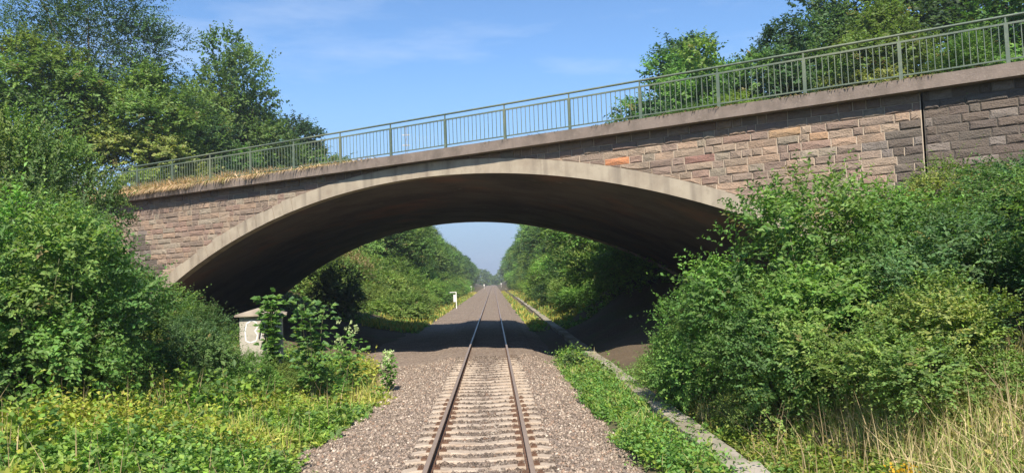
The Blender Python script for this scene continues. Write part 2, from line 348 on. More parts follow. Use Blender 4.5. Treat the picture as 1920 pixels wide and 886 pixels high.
# arch ring on both faces
def ring_seg(a0, a1, nn, o0, o1, far=0, r1=RR+RINGT, r0=RR-.004):
    mm = MB(); pts = []
    for i in range(nn+1):
        a = a0+(a1-a0)*i/nn
        for (r, o_) in ((r0, o0), (r1, o0), (r1, o1), (r0, o1)):
            s, z = arcpt(a, r); pts.append(PL(s, o_, z, far))
    f = [(i*4+k, i*4+(k+1) % 4, (i+1)*4+(k+1) % 4, (i+1)*4+k) for i in range(nn) for k in range(4)]
    f += [(0, 3, 2, 1), (nn*4, nn*4+1, nn*4+2, nn*4+3)]
    mm.add(pts, f); return mm
aj = -A0+.36
NB = 20; random.seed(8)
for i in range(NB):
    a0 = -A0+.36*i/NB; a1 = -A0+.36*(i+1)/NB-.0009
    ring_seg(a0, a1, 1, .235+random.uniform(-.008, .012), .60, r1=RR+RINGT+random.uniform(-.03, .05)).build('arch_block', RING, bridge)
ring_seg(aj, A0, 44, .24, .60).build('arch_ring', RING, bridge)
ring_seg(-A0, A0, 40, -.30, .0, far=W+.33).build('arch_ring', RING, bridge)
# mortar backing walls (near, with stones; far, plain)
def spandrel(off0, off1, s0, s1, far=0, zb=-.6, under=.06, NN=160):
    mm = MB(); pts = []
    for i in range(NN+1):
        s = s0+(s1-s0)*i/NN; zt_ = zdeck(s)-.30; b = max(extr(s)-under, zb)
        for (o_, z) in ((off0, b), (off0, zt_), (off1, zt_), (off1, b)): pts.append(PL(s, o_, z, far))
    f = [(i*4+k, i*4+(k+1) % 4, (i+1)*4+(k+1) % 4, (i+1)*4+k) for i in range(NN) for k in range(4)]
    f += [(0, 3, 2, 1), (NN*4, NN*4+1, NN*4+2, NN*4+3)]
    mm.add(pts, f); return mm
wall = spandrel(.335, .75, -25, 13.26).build('spandrel_wall', MORTAR, bridge)
spandrel(-.3, .1, -25, 20, far=W+.30).build('far_spandrel_wall', COPE, bridge)
# wing wall beyond the movement joint on the right
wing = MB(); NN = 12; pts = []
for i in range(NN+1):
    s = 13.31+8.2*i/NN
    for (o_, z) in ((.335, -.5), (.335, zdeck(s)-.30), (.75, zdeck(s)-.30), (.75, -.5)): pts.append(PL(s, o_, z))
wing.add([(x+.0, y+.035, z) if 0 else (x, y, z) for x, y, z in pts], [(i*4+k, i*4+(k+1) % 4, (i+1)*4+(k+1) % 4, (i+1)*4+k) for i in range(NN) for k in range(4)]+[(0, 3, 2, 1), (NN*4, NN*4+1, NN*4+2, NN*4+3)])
wing.build('wing_wall', SHADED_MORTAR, bridge)
# facing stones
stones = []; rs = random.Random(21)
pal_s = [(.335, .248, .182), (.365, .275, .20), (.295, .222, .170), (.385, .27, .19), (.285, .205, .160), (.34, .28, .21), (.335, .225, .172)]
def course_stones(S0, S1, tint=None, kmax=34):
    for kk in range(kmax):
        s = S0+rs.uniform(-.4, 0); ch = .226
        while s < S1:
            L_ = rs.choice([.27, .34, .4, .46, .5, .56, .66, .85])*rs.uniform(.9, 1.1)
            e = min(s+L_, S1)
            if S1-e < .15: e = S1
            a, b = max(s, S0)+.012, e-.012
            if b-a > .08:
                ss = [a, a+(b-a)/3, a+2*(b-a)/3, b]
                tops = [zdeck(q)-.36-kk*ch-(.006 if kk else -.02) for q in ss]
                bots = [max(zdeck(q)-.36-(kk+1)*ch+.007, extr(q)+.012) for q in ss]
                if max(t-b_ for t, b_ in zip(tops, bots)) > .05 and tops[0] > -.6:
                    bots = [min(b_, t-.004) for t, b_ in zip(tops, bots)]
                    stones.append((kk, ss, tops, bots))
            s = e
course_stones(-25, 13.25); course_stones(13.32, 21.5)
def stone_geo(st):
    kk, ss, tops, bots = st
    c = rs.choice(pal_s); v = rs.uniform(.86, 1.14); c = tuple(q*v*.88 for q in c)
    mid = sum(ss)/4; 
    zc_ = (tops[0]+bots[0]+tops[3]+bots[3])/4
    for s_, z_, c_ in ((4.93, 6.26, (.54, .23, .11)), (9.42, 6.57, (.40, .26, .15)), (10.9, 6.39, (.40, .25, .15)), (7.35, 6.08, (.25, .14, .11)), (11.59, 6.13, (.38, .26, .18))):
        if abs(mid-s_) < (ss[3]-ss[0])/2+.02 and abs(zc_-z_) < .12: c = c_
    if kk < 2: c = tuple(q*.72+.008 for q in c)            # top courses darkened: shadow under the coping put into the stone colour
    zm = (tops[0]+bots[0])/2
    damp_shade = 0
    if mid > 12.45+.35*math.sin(zm*4) and zm < 6.55 or mid > 13.3: damp_shade = 1  # damp stain up to the joint; beyond it the wing wall's shade painted in
    if mid < -17.0+.5*math.sin(zm*4) and mid > -19.2 and zm < 5.0+.5*math.sin(mid*3): damp_shade = 1
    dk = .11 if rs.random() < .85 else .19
    if damp_shade: c = tuple(dk*f_+.18*(q-.2) for q, f_ in zip(c, (1, .9, .82)))
    pr = rs.uniform(.010, .05)
    def fo(): return .335-pr+rs.uniform(-.014, .014)
    loop = [(s, b) for s, b in zip(ss, bots)]+[(s, t) for s, t in zip(ss[::-1], tops[::-1])]
    cs = sum(p[0] for p in loop)/8; cz = sum(p[1] for p in loop)/8
    h = max(.02, min(t-b for t, b in zip(tops, bots)))
    V = [PL(s, .36, z) for s, z in loop]
    V += [PL(s+rs.uniform(-.003, .003), .335-pr*.45, z+rs.uniform(-.003, .003)) for s, z in loop]
    ins = min(.03, h*.25)
    inner = []
    for s, z in loop:
        ds = ins if s < cs else -ins; dz = ins if z < cz else -ins
        inner.append(PL(s+ds*(1 if abs(s-cs) > (ss[3]-ss[0])*.3 else 0), fo(), z+dz))
    V += inner; V.append(PL(cs+rs.uniform(-.05, .05), fo()-.006, cz))
    F = []
    for j in range(8):
        k2 = (j+1) % 8
        F.append((j, k2, 8+k2, 8+j)); F.append((8+j, 8+k2, 16+k2, 16+j)); F.append((16+j, 16+k2, 24))
    return V, F, c
def size_in_view(st):
    kk, ss, tops, bots = st; mid = sum(ss)/4; X, Y, _ = PL(mid, .3, 0)
    if mid > 13.9 or mid < -20.6: return 0
    return (ss[3]-ss[0])*sum(t-b for t, b in zip(tops, bots))/4/(Y*Y)
stones.sort(key=size_in_view, reverse=True)
restV, restF, restC = [], [], []
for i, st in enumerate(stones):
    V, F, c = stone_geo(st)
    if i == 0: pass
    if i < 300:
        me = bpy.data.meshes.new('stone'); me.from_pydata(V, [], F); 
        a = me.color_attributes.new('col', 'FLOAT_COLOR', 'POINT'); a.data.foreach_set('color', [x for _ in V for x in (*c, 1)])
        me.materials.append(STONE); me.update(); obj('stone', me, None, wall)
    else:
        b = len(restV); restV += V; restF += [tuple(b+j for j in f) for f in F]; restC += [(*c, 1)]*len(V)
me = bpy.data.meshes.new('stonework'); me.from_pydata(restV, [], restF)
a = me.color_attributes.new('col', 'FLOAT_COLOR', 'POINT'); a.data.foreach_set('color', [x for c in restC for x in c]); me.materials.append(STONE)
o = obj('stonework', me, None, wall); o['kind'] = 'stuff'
# the one bright orange stone right of the crown
# coping beam and deck
def beam(s0, s1, o0, o1, zf0, zf1, far=0, NN=40, jag=0):
    mm = MB(); pts = []; rj = random.Random(4)
    for i in range(NN+1):
        s = s0+(s1-s0)*i/NN
        j = rj.uniform(-jag, jag)
        for (o_, z) in ((o0+j, zf0(s)), (o0+j*.5, zf1(s)+j*.5), (o1, zf1(s)), (o1, zf0(s))): pts.append(PL(s, o_, z, far))
    f = [(i*4+k, i*4+(k+1) % 4, (i+1)*4+(k+1) % 4, (i+1)*4+k) for i in range(NN) for k in range(4)]
    f += [(0, 3, 2, 1), (NN*4, NN*4+1, NN*4+2, NN*4+3)]
    mm.add(pts, f); return mm
beam(-25.5, 22, -.07, .9, lambda s: zdeck(s)-.34, lambda s: zdeck(s), NN=240, jag=.008).build('coping', COPE, bridge)
beam(-25.5, 22, .9, 18.0, lambda s: zdeck(s)-.44, lambda s: zdeck(s)-.08).build('deck', COPE, bridge)
beam(-25.5, 22, -.9, .07, lambda s: zdeck(s)-.34, lambda s: zdeck(s), far=W+.3).build('far_coping', COPE, bridge)

# railing
def make_railing(label, far, off, detail):
    rl = thing('bridge_railing', label, 'railing', PL(-2, off, 7.3, far), group=None)
    org = Vector(rl.location)
    def loc(p): return tuple(Vector(p)-org)
    S0 = -17.99036-2.37225*3; SP = 2.37225; NP_ = 20 if detail else 18
    def bar(name, sa, sb, h, w2, hh, o_=off, N_=24):
        mm = MB(); pts = []
        for i in range(N_+1):
            s = sa+(sb-sa)*i/N_; z = zdeck(s)+h
            for (a_, b_) in ((-w2, -hh), (-w2, hh), (w2, hh), (w2, -hh)): pts.append(loc(PL(s, o_+a_, z+b_, far)))
        f = [(i*4+k, i*4+(k+1) % 4, (i+1)*4+(k+1) % 4, (i+1)*4+k) for i in range(N_) for k in range(4)]
        f += [(0, 3, 2, 1), (N_*4, N_*4+1, N_*4+2, N_*4+3)]
        mm.add(pts, f); return mm.build(name, RAILPAINT, rl)
    se = S0+SP*(NP_-1)
    hr = MB(); hr.tube([loc(PL(S0+(se-S0)*i/60, off, zdeck(S0+(se-S0)*i/60)+1.19, far)) for i in range(61)], .034, 8); hr.build('handrail', RAILPAINT, rl, smooth=True)
    bar('upper_rail', S0, se, 1.0, .022, .024); bar('bottom_rail', S0, se, .11, .02, .018)
    pm = MB(); pm.box(-.045, -.03, -.04, .045, .03, 1.0); pm.box(-.018, -.018, 1.0, .018, .018, 1.165)
    pme = pm.mesh('post'); pme.materials.append(RAILPAINT)
    bm_ = MB(); bm_.tube([(0, 0, .12), (0, 0, .99)], .0125, 6); bme = bm_.mesh('baluster'); bme.materials.append(RAILPAINT)
    for n_ in range(NP_):
        s = S0+SP*n_; p = obj('post', pme, None, rl, loc(PL(s, off, zdeck(s), far))); p.rotation_euler.z = -TH
    if detail:
        for n_ in range(NP_-1):
            for q in range(1, 15):
                s = S0+SP*(n_+q/15); p = obj('baluster', bme, None, rl, loc(PL(s, off, zdeck(s), far)))
    else:
        mm = MB()
        for n_ in range(NP_-1):
            for q in range(1, 12):
                s = S0+SP*(n_+q/12); a_ = Vector(loc(PL(s, off, zdeck(s)+.1, far))); mm.tube([a_, a_+Vector((0, 0, .9))], .014, 4)
        mm.build('balusters', RAILPAINT, rl)['kind'] = 'stuff'
make_railing('green painted steel railing along the near edge of the bridge', 0, .02, True)
make_railing('green painted steel railing along the far edge of the bridge', W+.3, -.05, False)

# ------------------------------------------------------------------ leaves and sprays
def norm(a): return a/np.maximum(np.linalg.norm(a, axis=-1, keepdims=True), 1e-9)
def leaf_quads(P, Dv, Nv, Ls, Wd, fold=.25):
    S = np.cross(Nv, Dv); S = norm(S); L3 = Ls[:, None]; W3 = Wd[:, None]
    a = P; b = P+Dv*L3*.45+S*W3*.5+Nv*W3*fold; c = P+Dv*L3-Nv*L3*.12; d = P+Dv*L3*.45-S*W3*.5+Nv*W3*fold
    V = np.stack([a, b, c, d], 1).reshape(-1, 3); n_ = len(P)
    F = (np.array([[0, 1, 2, 3]])+4*np.arange(n_)[:, None])
    F = np.concatenate([F[:, [0, 1, 2]], F[:, [0, 2, 3]]]); return V, F
def sprays(r, P0, Dr, L, droop, K, lsize, wf, colS, jit=.35, upb=.9, outv=None):
    """shoots from P0 along Dr, each with K leaves on alternate sides"""
    S = len(P0); t = (np.arange(K)+.6)/K
    side = norm(np.cross(Dr, np.array([0, 0, 1.0])+r.normal(0, .25, (S, 3))))
    P = P0[:, None]+Dr[:, None]*(L[:, None, None]*t[None, :, None]); P = P.copy(); P[..., 2] -= droop[:, None]*L[:, None]*t[None]**2
    sg = np.where(np.arange(K) % 2 == 0, 1., -1.)[None, :, None]
    Dv = norm(side[:, None]*sg*1.0+Dr[:, None]*.7+r.normal(0, jit, (S, K, 3))+np.array([0, 0, -.12]))
    Nv = r.normal(0, .45, (S, K, 3))+np.array([0, 0, upb])+Dr[:, None]*.25
    if outv is not None: Nv = Nv+outv[:, None]*.75
    Nv = norm(Nv-Dv*(Nv*Dv).sum(-1, keepdims=True))
    sz = lsize*r.uniform(.65, 1.3, (S, K))*(1.1-.45*t[None])
    col = colS[:, None]*r.uniform(.72, 1.3, (S, K, 1))*(1+r.normal(0, .06, (S, K, 3)))
    V, F = leaf_quads(P.reshape(-1, 3), Dv.reshape(-1, 3), Nv.reshape(-1, 3), sz.ravel(), (sz*wf).ravel())
    return V, F, np.repeat(np.clip(col.reshape(-1, 3), .004, 1), 4, 0)
def rdir(r, n_):
    return norm(r.normal(0, 1, (n_, 3)))
def crown_mesh(name, seed, H, R, z0, nlobe, nspray, K, lsize, spray_len, cols, wf=.62, squash=1.0, topheavy=.5, lobe_r=(.28, .42)):
    """lobes filling an egg shaped envelope between z0 and H; sprays leave each lobe outwards"""
    r = np.random.default_rng(seed); lob = []; tries = 0
    while len(lob) < nlobe and tries < 5000:
        tries += 1
        u = r.uniform(0, 1); ang = r.uniform(0, 6.283); prof_ = (math.sin(math.pi*min(1, (u*.86+.12)))**.75)
        prof_ = prof_*(1-.35*abs(u-topheavy)); q = R*prof_*math.sqrt(r.uniform(.12, 1))
        rl_ = R*r.uniform(*lobe_r); c = np.array([q*math.cos(ang), q*math.sin(ang), z0+(H-z0-rl_*.7)*u+rl_*.35])
        if all(np.linalg.norm(c-a_[0]) > .62*(rl_+a_[1])*.75 for a_ in lob): lob.append((c, rl_))
    cen = np.array([a_[0] for a_ in lob]); rl_ = np.array([a_[1] for a_ in lob])
    w = rl_**2; idx = r.choice(len(lob), nspray, p=w/w.sum())
    d = rdir(r, nspray); d[:, 2] = np.where(r.random(nspray) < .5, np.abs(d[:, 2]), d[:, 2])
    mid = np.array([0, 0, (z0+H)*.45])
    out = norm(cen[idx]-mid)
    rad_ = rl_[idx]*r.uniform(.35, 1.0, nspray)**.6
    P0 = cen[idx]+d*rad_[:, None]*np.array([1, 1, squash*.85])
    P0[:, 2] = np.maximum(P0[:, 2], z0*.6+.05)
    Dr = norm(d*.8+out*.5+np.array([0, 0, .35])+r.normal(0, .3, (nspray, 3)))
    L = spray_len*r.uniform(.5, 1.3, nspray)*np.where(r.random(nspray) < .07, 1.9, 1)
    cA = np.array(cols); lobc = cA[r.integers(0, len(cA), len(lob))]*r.uniform(.8, 1.2, (len(lob), 1))
    cS = lobc[idx]*r.uniform(.75, 1.3, (nspray, 1))
    dead = r.random(nspray) < .012; cS = np.where(dead[:, None], np.array([(.21, .18, .07)]), cS)
    V, F, C_ = sprays(r, P0, Dr, L, r.uniform(.05, .5, nspray), K, lsize, wf, cS, outv=norm(d+out*.6))
    me = npmesh(name, V, F, col=C_); me.materials.append(LEAF)
    return me, cen, rl_
def trunk_mesh(name, seed, cen, H, r0, lean=.03, z0=0, nl=14):
    r = random.Random(seed); m = MB(); pts = []; rs_ = []
    n_ = 9; lx, ly = r.uniform(-1, 1)*lean*H, r.uniform(-1, 1)*lean*H
    for i in range(n_):
        t = i/(n_-1); pts.append(Vector((lx*t*t+r.uniform(-.05, .05)*r0*3, ly*t*t+r.uniform(-.05, .05)*r0*3, H*.82*t-.3))); rs_.append(r0*(1.25 if i == 0 else 1)*(1-.86*t))
    m.tube(pts, rs_, 8)
    order = sorted(range(len(cen)), key=lambda i: -cen[i][2])[::max(1, len(cen)//nl)]
    for i in order:
        c = Vector(cen[i]); t = max(.12, min(.9, (c.z-.28*math.hypot(c.x, c.y)-z0*.2)/(H*.82)*.85)); k_ = t*(n_-1); a_ = pts[int(k_)].lerp(pts[min(n_-1, int(k_)+1)], k_-int(k_))
        rb = r0*(1-.86*t)*.5; mid_ = a_.lerp(c, .5)+Vector((r.uniform(-.2, .2), r.uniform(-.2, .2), -.06*(c-a_).length))
        m.tube([a_, a_.lerp(mid_, .5), mid_, mid_.lerp(c, .6), c], [rb, rb*.8, rb*.6, rb*.4, rb*.15], 5)
    me = m.mesh(name, True); me.materials.append(BARK); return me
def copy_tree(o):
    c = o.copy(); COL.objects.link(c)
    for ch in o.children:
        d = ch.copy(); COL.objects.link(d); d.parent = c
    return c

G_MID = [(.050, .095, .018), (.062, .115, .020), (.040, .080, .016), (.080, .125, .022)]; G_MID = [(a*2.18, b*1.99, c*2.7) for a, b, c in G_MID]
G_YEL = [(.095, .145, .024), (.078, .130, .022), (.066, .115, .020), (.118, .152, .028)]; G_YEL = [(a*1.96, b*1.79, c*2.7) for a, b, c in G_YEL]
G_DARK = [(.022, .048, .014), (.030, .060, .016), (.036, .070, .018)]; G_DARK = [(a*1.90, b*1.79, c*2.7) for a, b, c in G_DARK]
G_BLUE = [(.035, .072, .026), (.045, .085, .030), (.055, .095, .028)]; G_BLUE = [(a*2.18, b*1.99, c*2.1) for a, b, c in G_BLUE]
G_BRIGHT = [(.085, .160, .022), (.070, .140, .020), (.055, .115, .018), (.10, .17, .03)]; G_BRIGHT = [(a*1.90, b*1.73, c*2.7) for a, b, c in G_BRIGHT]

tree_protos = []; shrub_protos = []
def make_tree(name, seed, H, R, z0, cols, nlobe, nspray, K, ls, sl, r0, **kw):
    me, cen, rl_ = crown_mesh(name+'_crown', seed, H, R, z0, nlobe, nspray, K, ls, sl, cols, **kw)
    tm = trunk_mesh(name+'_trunk', seed, cen, H, r0, z0=z0)
    return (me, tm, H, R)
TP = [make_tree('broadleaf', 11, 15, 4.6, 2.5, G_MID, 34, 3200, 9, .35, 1.1, .26),
      make_tree('broadleaf', 12, 15, 4.2, 1.8, G_YEL, 30, 3000, 9, .35, 1.1, .24),
      make_tree('broadleaf', 13, 15, 4.8, 2.0, G_DARK+G_MID[:1], 36, 3300, 9, .34, 1.0, .28, topheavy=.6),
      make_tree('broadleaf', 14, 15, 3.9, 2.2, G_BLUE, 30, 2900, 9, .34, 1.1, .24, topheavy=.4),
      make_tree('broadleaf', 15, 15, 5.0, 1.6, G_MID+G_BRIGHT, 40, 3500, 9, .34, 1.2, .26)]
def make_shrub(seed, H, R, cols, nlobe, nspray, K, ls, sl, **kw):
    me, cen, rl_ = crown_mesh('shrub_foliage', seed, H, R, .15, nlobe, nspray, K, ls, sl, cols, topheavy=.45, lobe_r=(.3, .45), **kw)
    r = random.Random(seed); m = MB()
    for i in range(min(len(cen), 12)):
        c = Vector(cen[i]); a_ = Vector((r.uniform(-.2, .2)*R, r.uniform(-.2, .2)*R, -.25)); b = a_.lerp(c, .55)+Vector((0, 0, .12*H)); m.tube([a_, a_.lerp(b, .5), b, c], [.03*H/3, .024*H/3, .016*H/3, .006*H/3], 5)
    sm_ = m.mesh('shrub_stems', True); sm_.materials.append(STEM)
    return (me, sm_, H, R)
G_STRAW = [(.30, .24, .11), (.24, .20, .08), (.20, .20, .06)]
SPF = [make_shrub(31, 3, 2.2, G_MID, 16, 1100, 9, .17, .6), make_shrub(32, 3, 2.4, G_YEL, 18, 1200, 9, .17, .6),
       make_shrub(33, 3, 2.0, G_BLUE, 15, 1100, 9, .16, .6), make_shrub(34, 3, 2.5, G_BRIGHT, 18, 1200, 9, .17, .65), make_shrub(35, 3, 2.0, G_DARK, 16, 1200, 9, .15, .5), make_shrub(36, 3, 2.3, G_STRAW, 16, 1100, 9, .15, .6)]
SPN = [make_shrub(41, 3.4, 2.0, G_BRIGHT, 24, 2700, 10, .125, .55, wf=.52), make_shrub(42, 3.4, 2.0, G_MID, 22, 2600, 10, .12, .52, wf=.52),
       make_shrub(43, 3.4, 1.9, G_YEL, 22, 2600, 10, .115, .5, wf=.55), make_shrub(44, 3.2, 1.9, G_BLUE, 22, 2800, 10, .105, .46, wf=.52)]

def place(kind, proto, x, y, H, label, cat=None, group=None, z=None, wide=1.0, rz=None, sink=.15):
    fol, stem, PH, PR = proto; s = H/PH
    z = z1(x, y)-sink if z is None else z
    r = random.Random(int(x*131+y*17)); t = thing(kind, label, cat or ('tree' if 'tree' in kind else 'shrub'), (x, y, z), r.uniform(0, 6.28) if rz is None else rz, group)
    t.scale = (s*wide, s*wide, s)
    if 'tree' in kind: obj('trunk', stem, None, t); obj('crown', fol, None, t)
    else: obj('stems', stem, None, t); obj('foliage', fol, None, t)
    return t

# ---- trees in front of and above the bridge
t_near = make_tree('tall_tree', 61, 14, 4.6, 4.5, G_DARK+[(.045, .08, .02)], 44, 8000, 9, .13, .75, .2, topheavy=.6)
place('tall_tree', t_near, -28.5, 56, 21.5, 'tall dark tree at the left rising out of the top of the view', rz=2.2, z=5.8, wide=.85)
place('shrub', SPN[1], -13.9, 24.2, 6.2, 'tall dark bush at the left edge covering the end of the railing', wide=.55)
place('broadleaf_tree', TP[4], -24.6, 75, 20.5, 'leafy tree left of the bridge with a ragged two-peaked crown against the sky', z=6.3, wide=.78, rz=1.0)
place('broadleaf_tree', TP[1], -22.5, 52, 12.5, 'yellowish green tree behind the left end of the railing', z=5.2, wide=1.0)
place('broadleaf_tree', TP[0], -28.5, 50, 13.5, 'broad mid green tree behind the railing at the far left edge', z=5.8)
place('broadleaf_tree', TP[3], -24.2, 63, 12.2, 'thin bluish green tree showing between the two left crowns', z=6, wide=1.0)
place('broadleaf_tree', TP[2], -22.2, 90, 16.0, 'dark rounded tree low beside the ragged leafy tree', z=6.0, wide=1.05)
place('broadleaf_tree', TP[0], 14.6, 50, 12.3, 'round green tree behind the right half of the railing against the sky', z=5.4, wide=.85, rz=.4)
place('broadleaf_tree', TP[2], 18.4, 47, 11.6, 'dark green tree behind the pale railing posts', z=6.3, wide=.9)
place('broadleaf_tree', TP[3], 22.3, 50, 14.4, 'loose crowned tall tree at the top right with thin twigs against the sky', z=6.8, wide=.8)
place('broadleaf_tree', TP[1], 21.6, 40, 9.4, 'bright yellow green tree behind the right end of the railing', z=7.0, wide=1.0)
place('broadleaf_tree', TP[2], 27.5, 47, 16.2, 'dark tall tree in the top right corner', z=7.0, wide=1.0)
place('broadleaf_tree', TP[0], 30.5, 39, 13, 'green tree at the far right beyond the railing end', z=7.0)
place('broadleaf_tree', TP[4], -33, 40, 15, 'green tree at the far left beyond the railing end', z=7.2)
# hedge tops showing through the railing
for x, y, H, lab in [(13.4, 33.5, 1.6, 'low shrub on the deck edge behind the middle of the right railing'), (17.5, 33, 2.6, 'shrub growing behind the railing under the dark green tree'), (19.8, 28.5, 2.6, 'yellow green shrub close behind the pale right end of the railing'), (16.6, 28.6, 1.7, 'small shrub behind the pale right half of the railing')]:
    place('shrub', SPF[{1.6: 3, 2.6: 1, 1.7: 1}[H]], x, y, H, lab, z=7.05, wide=1.0)
for x, y, H, lab in [(3.1, 26.3, .30, 'smallest leafy tuft behind the railing right of the crown'), (4.2, 25.7, .42, 'second leafy tuft behind the railing right of the crown'), (5.1, 25.2, .38, 'third leafy tuft behind the railing right of the crown'), (5.9, 24.8, .6, 'middling leafy tuft behind the railing left of the round tree'), (6.9, 24.3, .72, 'taller leafy tuft behind the railing beside the round tree'), (8.0, 23.8, .9, 'leafy tuft behind the railing below the round tree')]:
    place('shrub', SPF[0 if H > .7 else 2], x, y, H, lab, z=7.22, wide=1.5)
place('shrub', SPN[1], 12.9, 19.6, 1.5, 'dark leafy shrub spilling over the right end of the coping', z=7.1, wide=.8)

# ---- the woods beyond the bridge
rw = random.Random(77)
GL = 'trees of the wood left of the track beyond the bridge'; GR = 'trees of the wood right of the track beyond the bridge'
TONE = ['mid green', 'yellowish green', 'dark green', 'bluish green', 'fresh green']
def dist(y): return 'close behind the bridge' if y < 85 else 'some way past the bridge' if y < 140 else 'far along the track' if y < 280 else 'near the vanishing point'
def wood_label(pi, row, y, side): return '%s tree in the %s row of the %s wood %s' % (TONE[pi], ('front', 'second', 'rear')[row], side, dist(y))
def bush_label(pi, row, y, side): return '%s shrub %s %s bank %s' % (TONE[pi], ('low on the', 'halfway up the', 'high on the')[row], side, dist(y))
y = 60.0; i = 0
while y < 520:
    for row, (bx_, H0) in enumerate([(-13.0, 11.5), (-19, 13.5), (-26, 14.0)]):
        if y < 72 or (row < 2 and y < 92): continue
        x = bx_+rw.uniform(-1.6, 1.4); H = H0*rw.uniform(.72, 1.2)
        if row == 2 and y > 330: continue
        pi = rw.choice([0, 2, 3, 4, 0, 4]); p = TP[pi]
        place('broadleaf_tree', p, x, y+rw.uniform(-2, 2), H, wood_label(pi, row, y, 'left'), group=GL, wide=rw.uniform(.85, 1.1))
    y += 6.5 if y < 200 else 11
y = 62.0
while y < 520:
    for row, (bx_, H0) in enumerate([(10.2, 12.2), (15.5, 13.0), (22, 12.5)]):
        x = bx_+rw.uniform(-1.0, 1.2); H = H0*rw.uniform(.72, 1.18)
        if row == 2 and y > 330: continue
        pi = rw.choice([0, 1, 4, 4, 3, 2]); p = TP[pi]
        place('broadleaf_tree', p, x, y+rw.uniform(-2, 2), H, wood_label(pi, row, y, 'right'), group=GR, wide=rw.uniform(.8, 1.05))
    y += 6.5 if y < 200 else 11
GSL = 'shrubs along the left bank beyond the bridge'; GSR = 'shrubs along the right bank beyond the bridge'
y = 53.0
while y < 250:
    for row, (x0, h0) in enumerate(((-8.0, 2.3), (-10.8, 3.6), (-14.5, 4.6))):
        if y < 63: continue
        if y < 66: h0 *= .6
        elif y < 92: h0 *= .85
        xx = x0+rw.uniform(-.9, .9)
        if y < 60 and abs(xx+10.4) < 2.4: continue
        pi = rw.choice([0, 1, 1, 3, 3, 2]) if y > 92 else rw.choice([1, 1, 3]); place('shrub', SPF[pi], xx, y+rw.uniform(-1.5, 1.5), h0*rw.uniform(.75, 1.2), bush_label((0, 1, 3, 4)[pi], row, y, 'left'), group=GSL, wide=1.15)
    for row, (x0, h0) in enumerate(((6.6, 1.9), (8.6, 3.4), (11.8, 5.0))):
        if y < 50: continue
        pi = rw.choice([1, 1, 3, 3, 0, 2]); place('shrub', SPF[pi], x0+rw.uniform(-.6, .6), y+rw.uniform(-1.5, 1.5), h0*rw.uniform(.75, 1.2), bush_label((0, 1, 3, 4)[pi], row, y, 'right'), group=GSR, wide=1.1)
    y += 3.2 if y < 110 else 6.5
place('shrub', SPF[4], -10.5, 54.5, 3.7, 'dark shaded bush standing alone just beyond the left side of the arch', wide=.75)
place('shrub', SPF[1], -6.9, 63.5, 2.4, 'low bush at the foot of the bank where the bridge shadow ends', wide=1.2)
place('shrub', SPF[1], -18.5, 66.0, 4.5, 'yellowish tall bush showing past the left abutment', wide=1.1)
place('shrub', SPF[5], -13.6, 72.0, 4.6, 'straw brown dry bush on the sunny bank left of the track', wide=.8)
place('shrub', SPF[5], -16.2, 70.0, 4.2, 'straw coloured bush higher up the bank behind the lone dark bush', wide=.9)
for k_, (x, y, H) in enumerate([(9.2, 44.5, 2.6), (8.4, 48, 3.2), (10.8, 46.5, 4.2), (12, 50, 5)]):
    place('shrub', SPF[(3, 1, 0, 2)[k_]], x, y, H, ['low bush in shade at the mouth of the right abutment', 'bright bush just beyond the right side of the arch', 'tall bush hugging the right abutment corner beyond the bridge', 'tallest bush behind the right abutment corner beyond the bridge'][k_], wide=1.1)
# far end of the cutting
fr_ = np.random.default_rng(9); nS = 5200
P0 = np.stack([fr_.uniform(-70, 70, nS), fr_.uniform(640, 700, nS), fr_.uniform(0, 1, nS)], -1)
hh = 11+6*vnoise(P0[:, 0], P0[:, 0]*0, .09, 4)-7*np.exp(-((P0[:, 0]-1)/5)**2); P0[:, 2] = P0[:, 2]*hh-1
V, F, C_ = sprays(fr_, P0, norm(rdir(fr_, nS)+np.array([0, -.3, .4])), np.full(nS, 2.2), np.full(nS, .2), 6, 1.4, .7, np.array(G_MID)[fr_.integers(0, 4, nS)])
tag(obj('far_wood', npmesh('far_wood', V, F, col=C_), LEAF), 'distant wood closing the view where the track vanishes', 'wood', kind='stuff')

# ------------------------------------------------------------------ ground cover
def herb_layer(name, seed, n_, xr, yr, maskf, hfun, K, ls, colf, label, cat='weeds', wf=.6, power=1.0, upd=1.2, spread=.7):
    r = np.random.default_rng(seed); X = r.uniform(*xr, n_); Y = yr[0]+(yr[1]-yr[0])*r.uniform(0, 1, n_)**power
    pm_ = maskf(X, Y); k_ = r.random(n_) < pm_; X, Y = X[k_], Y[k_]; Z = zt(X, Y); h = hfun(X, Y)*r.uniform(.4, 1.15, len(X))*np.where(r.random(len(X)) < .06, 1.5, 1)
    Dr = norm(np.stack([r.normal(0, spread, len(X)), r.normal(0, spread, len(X)), np.full(len(X), upd)], -1))
    V, F, C_ = sprays(r, np.stack([X, Y, Z], -1), Dr, h, r.uniform(.05, .35, len(X)), K, ls, wf, colf(r, X, Y))
    o = obj(name, npmesh(name, V, F, col=C_), LEAF); tag(o, label, cat, kind='stuff'); return o
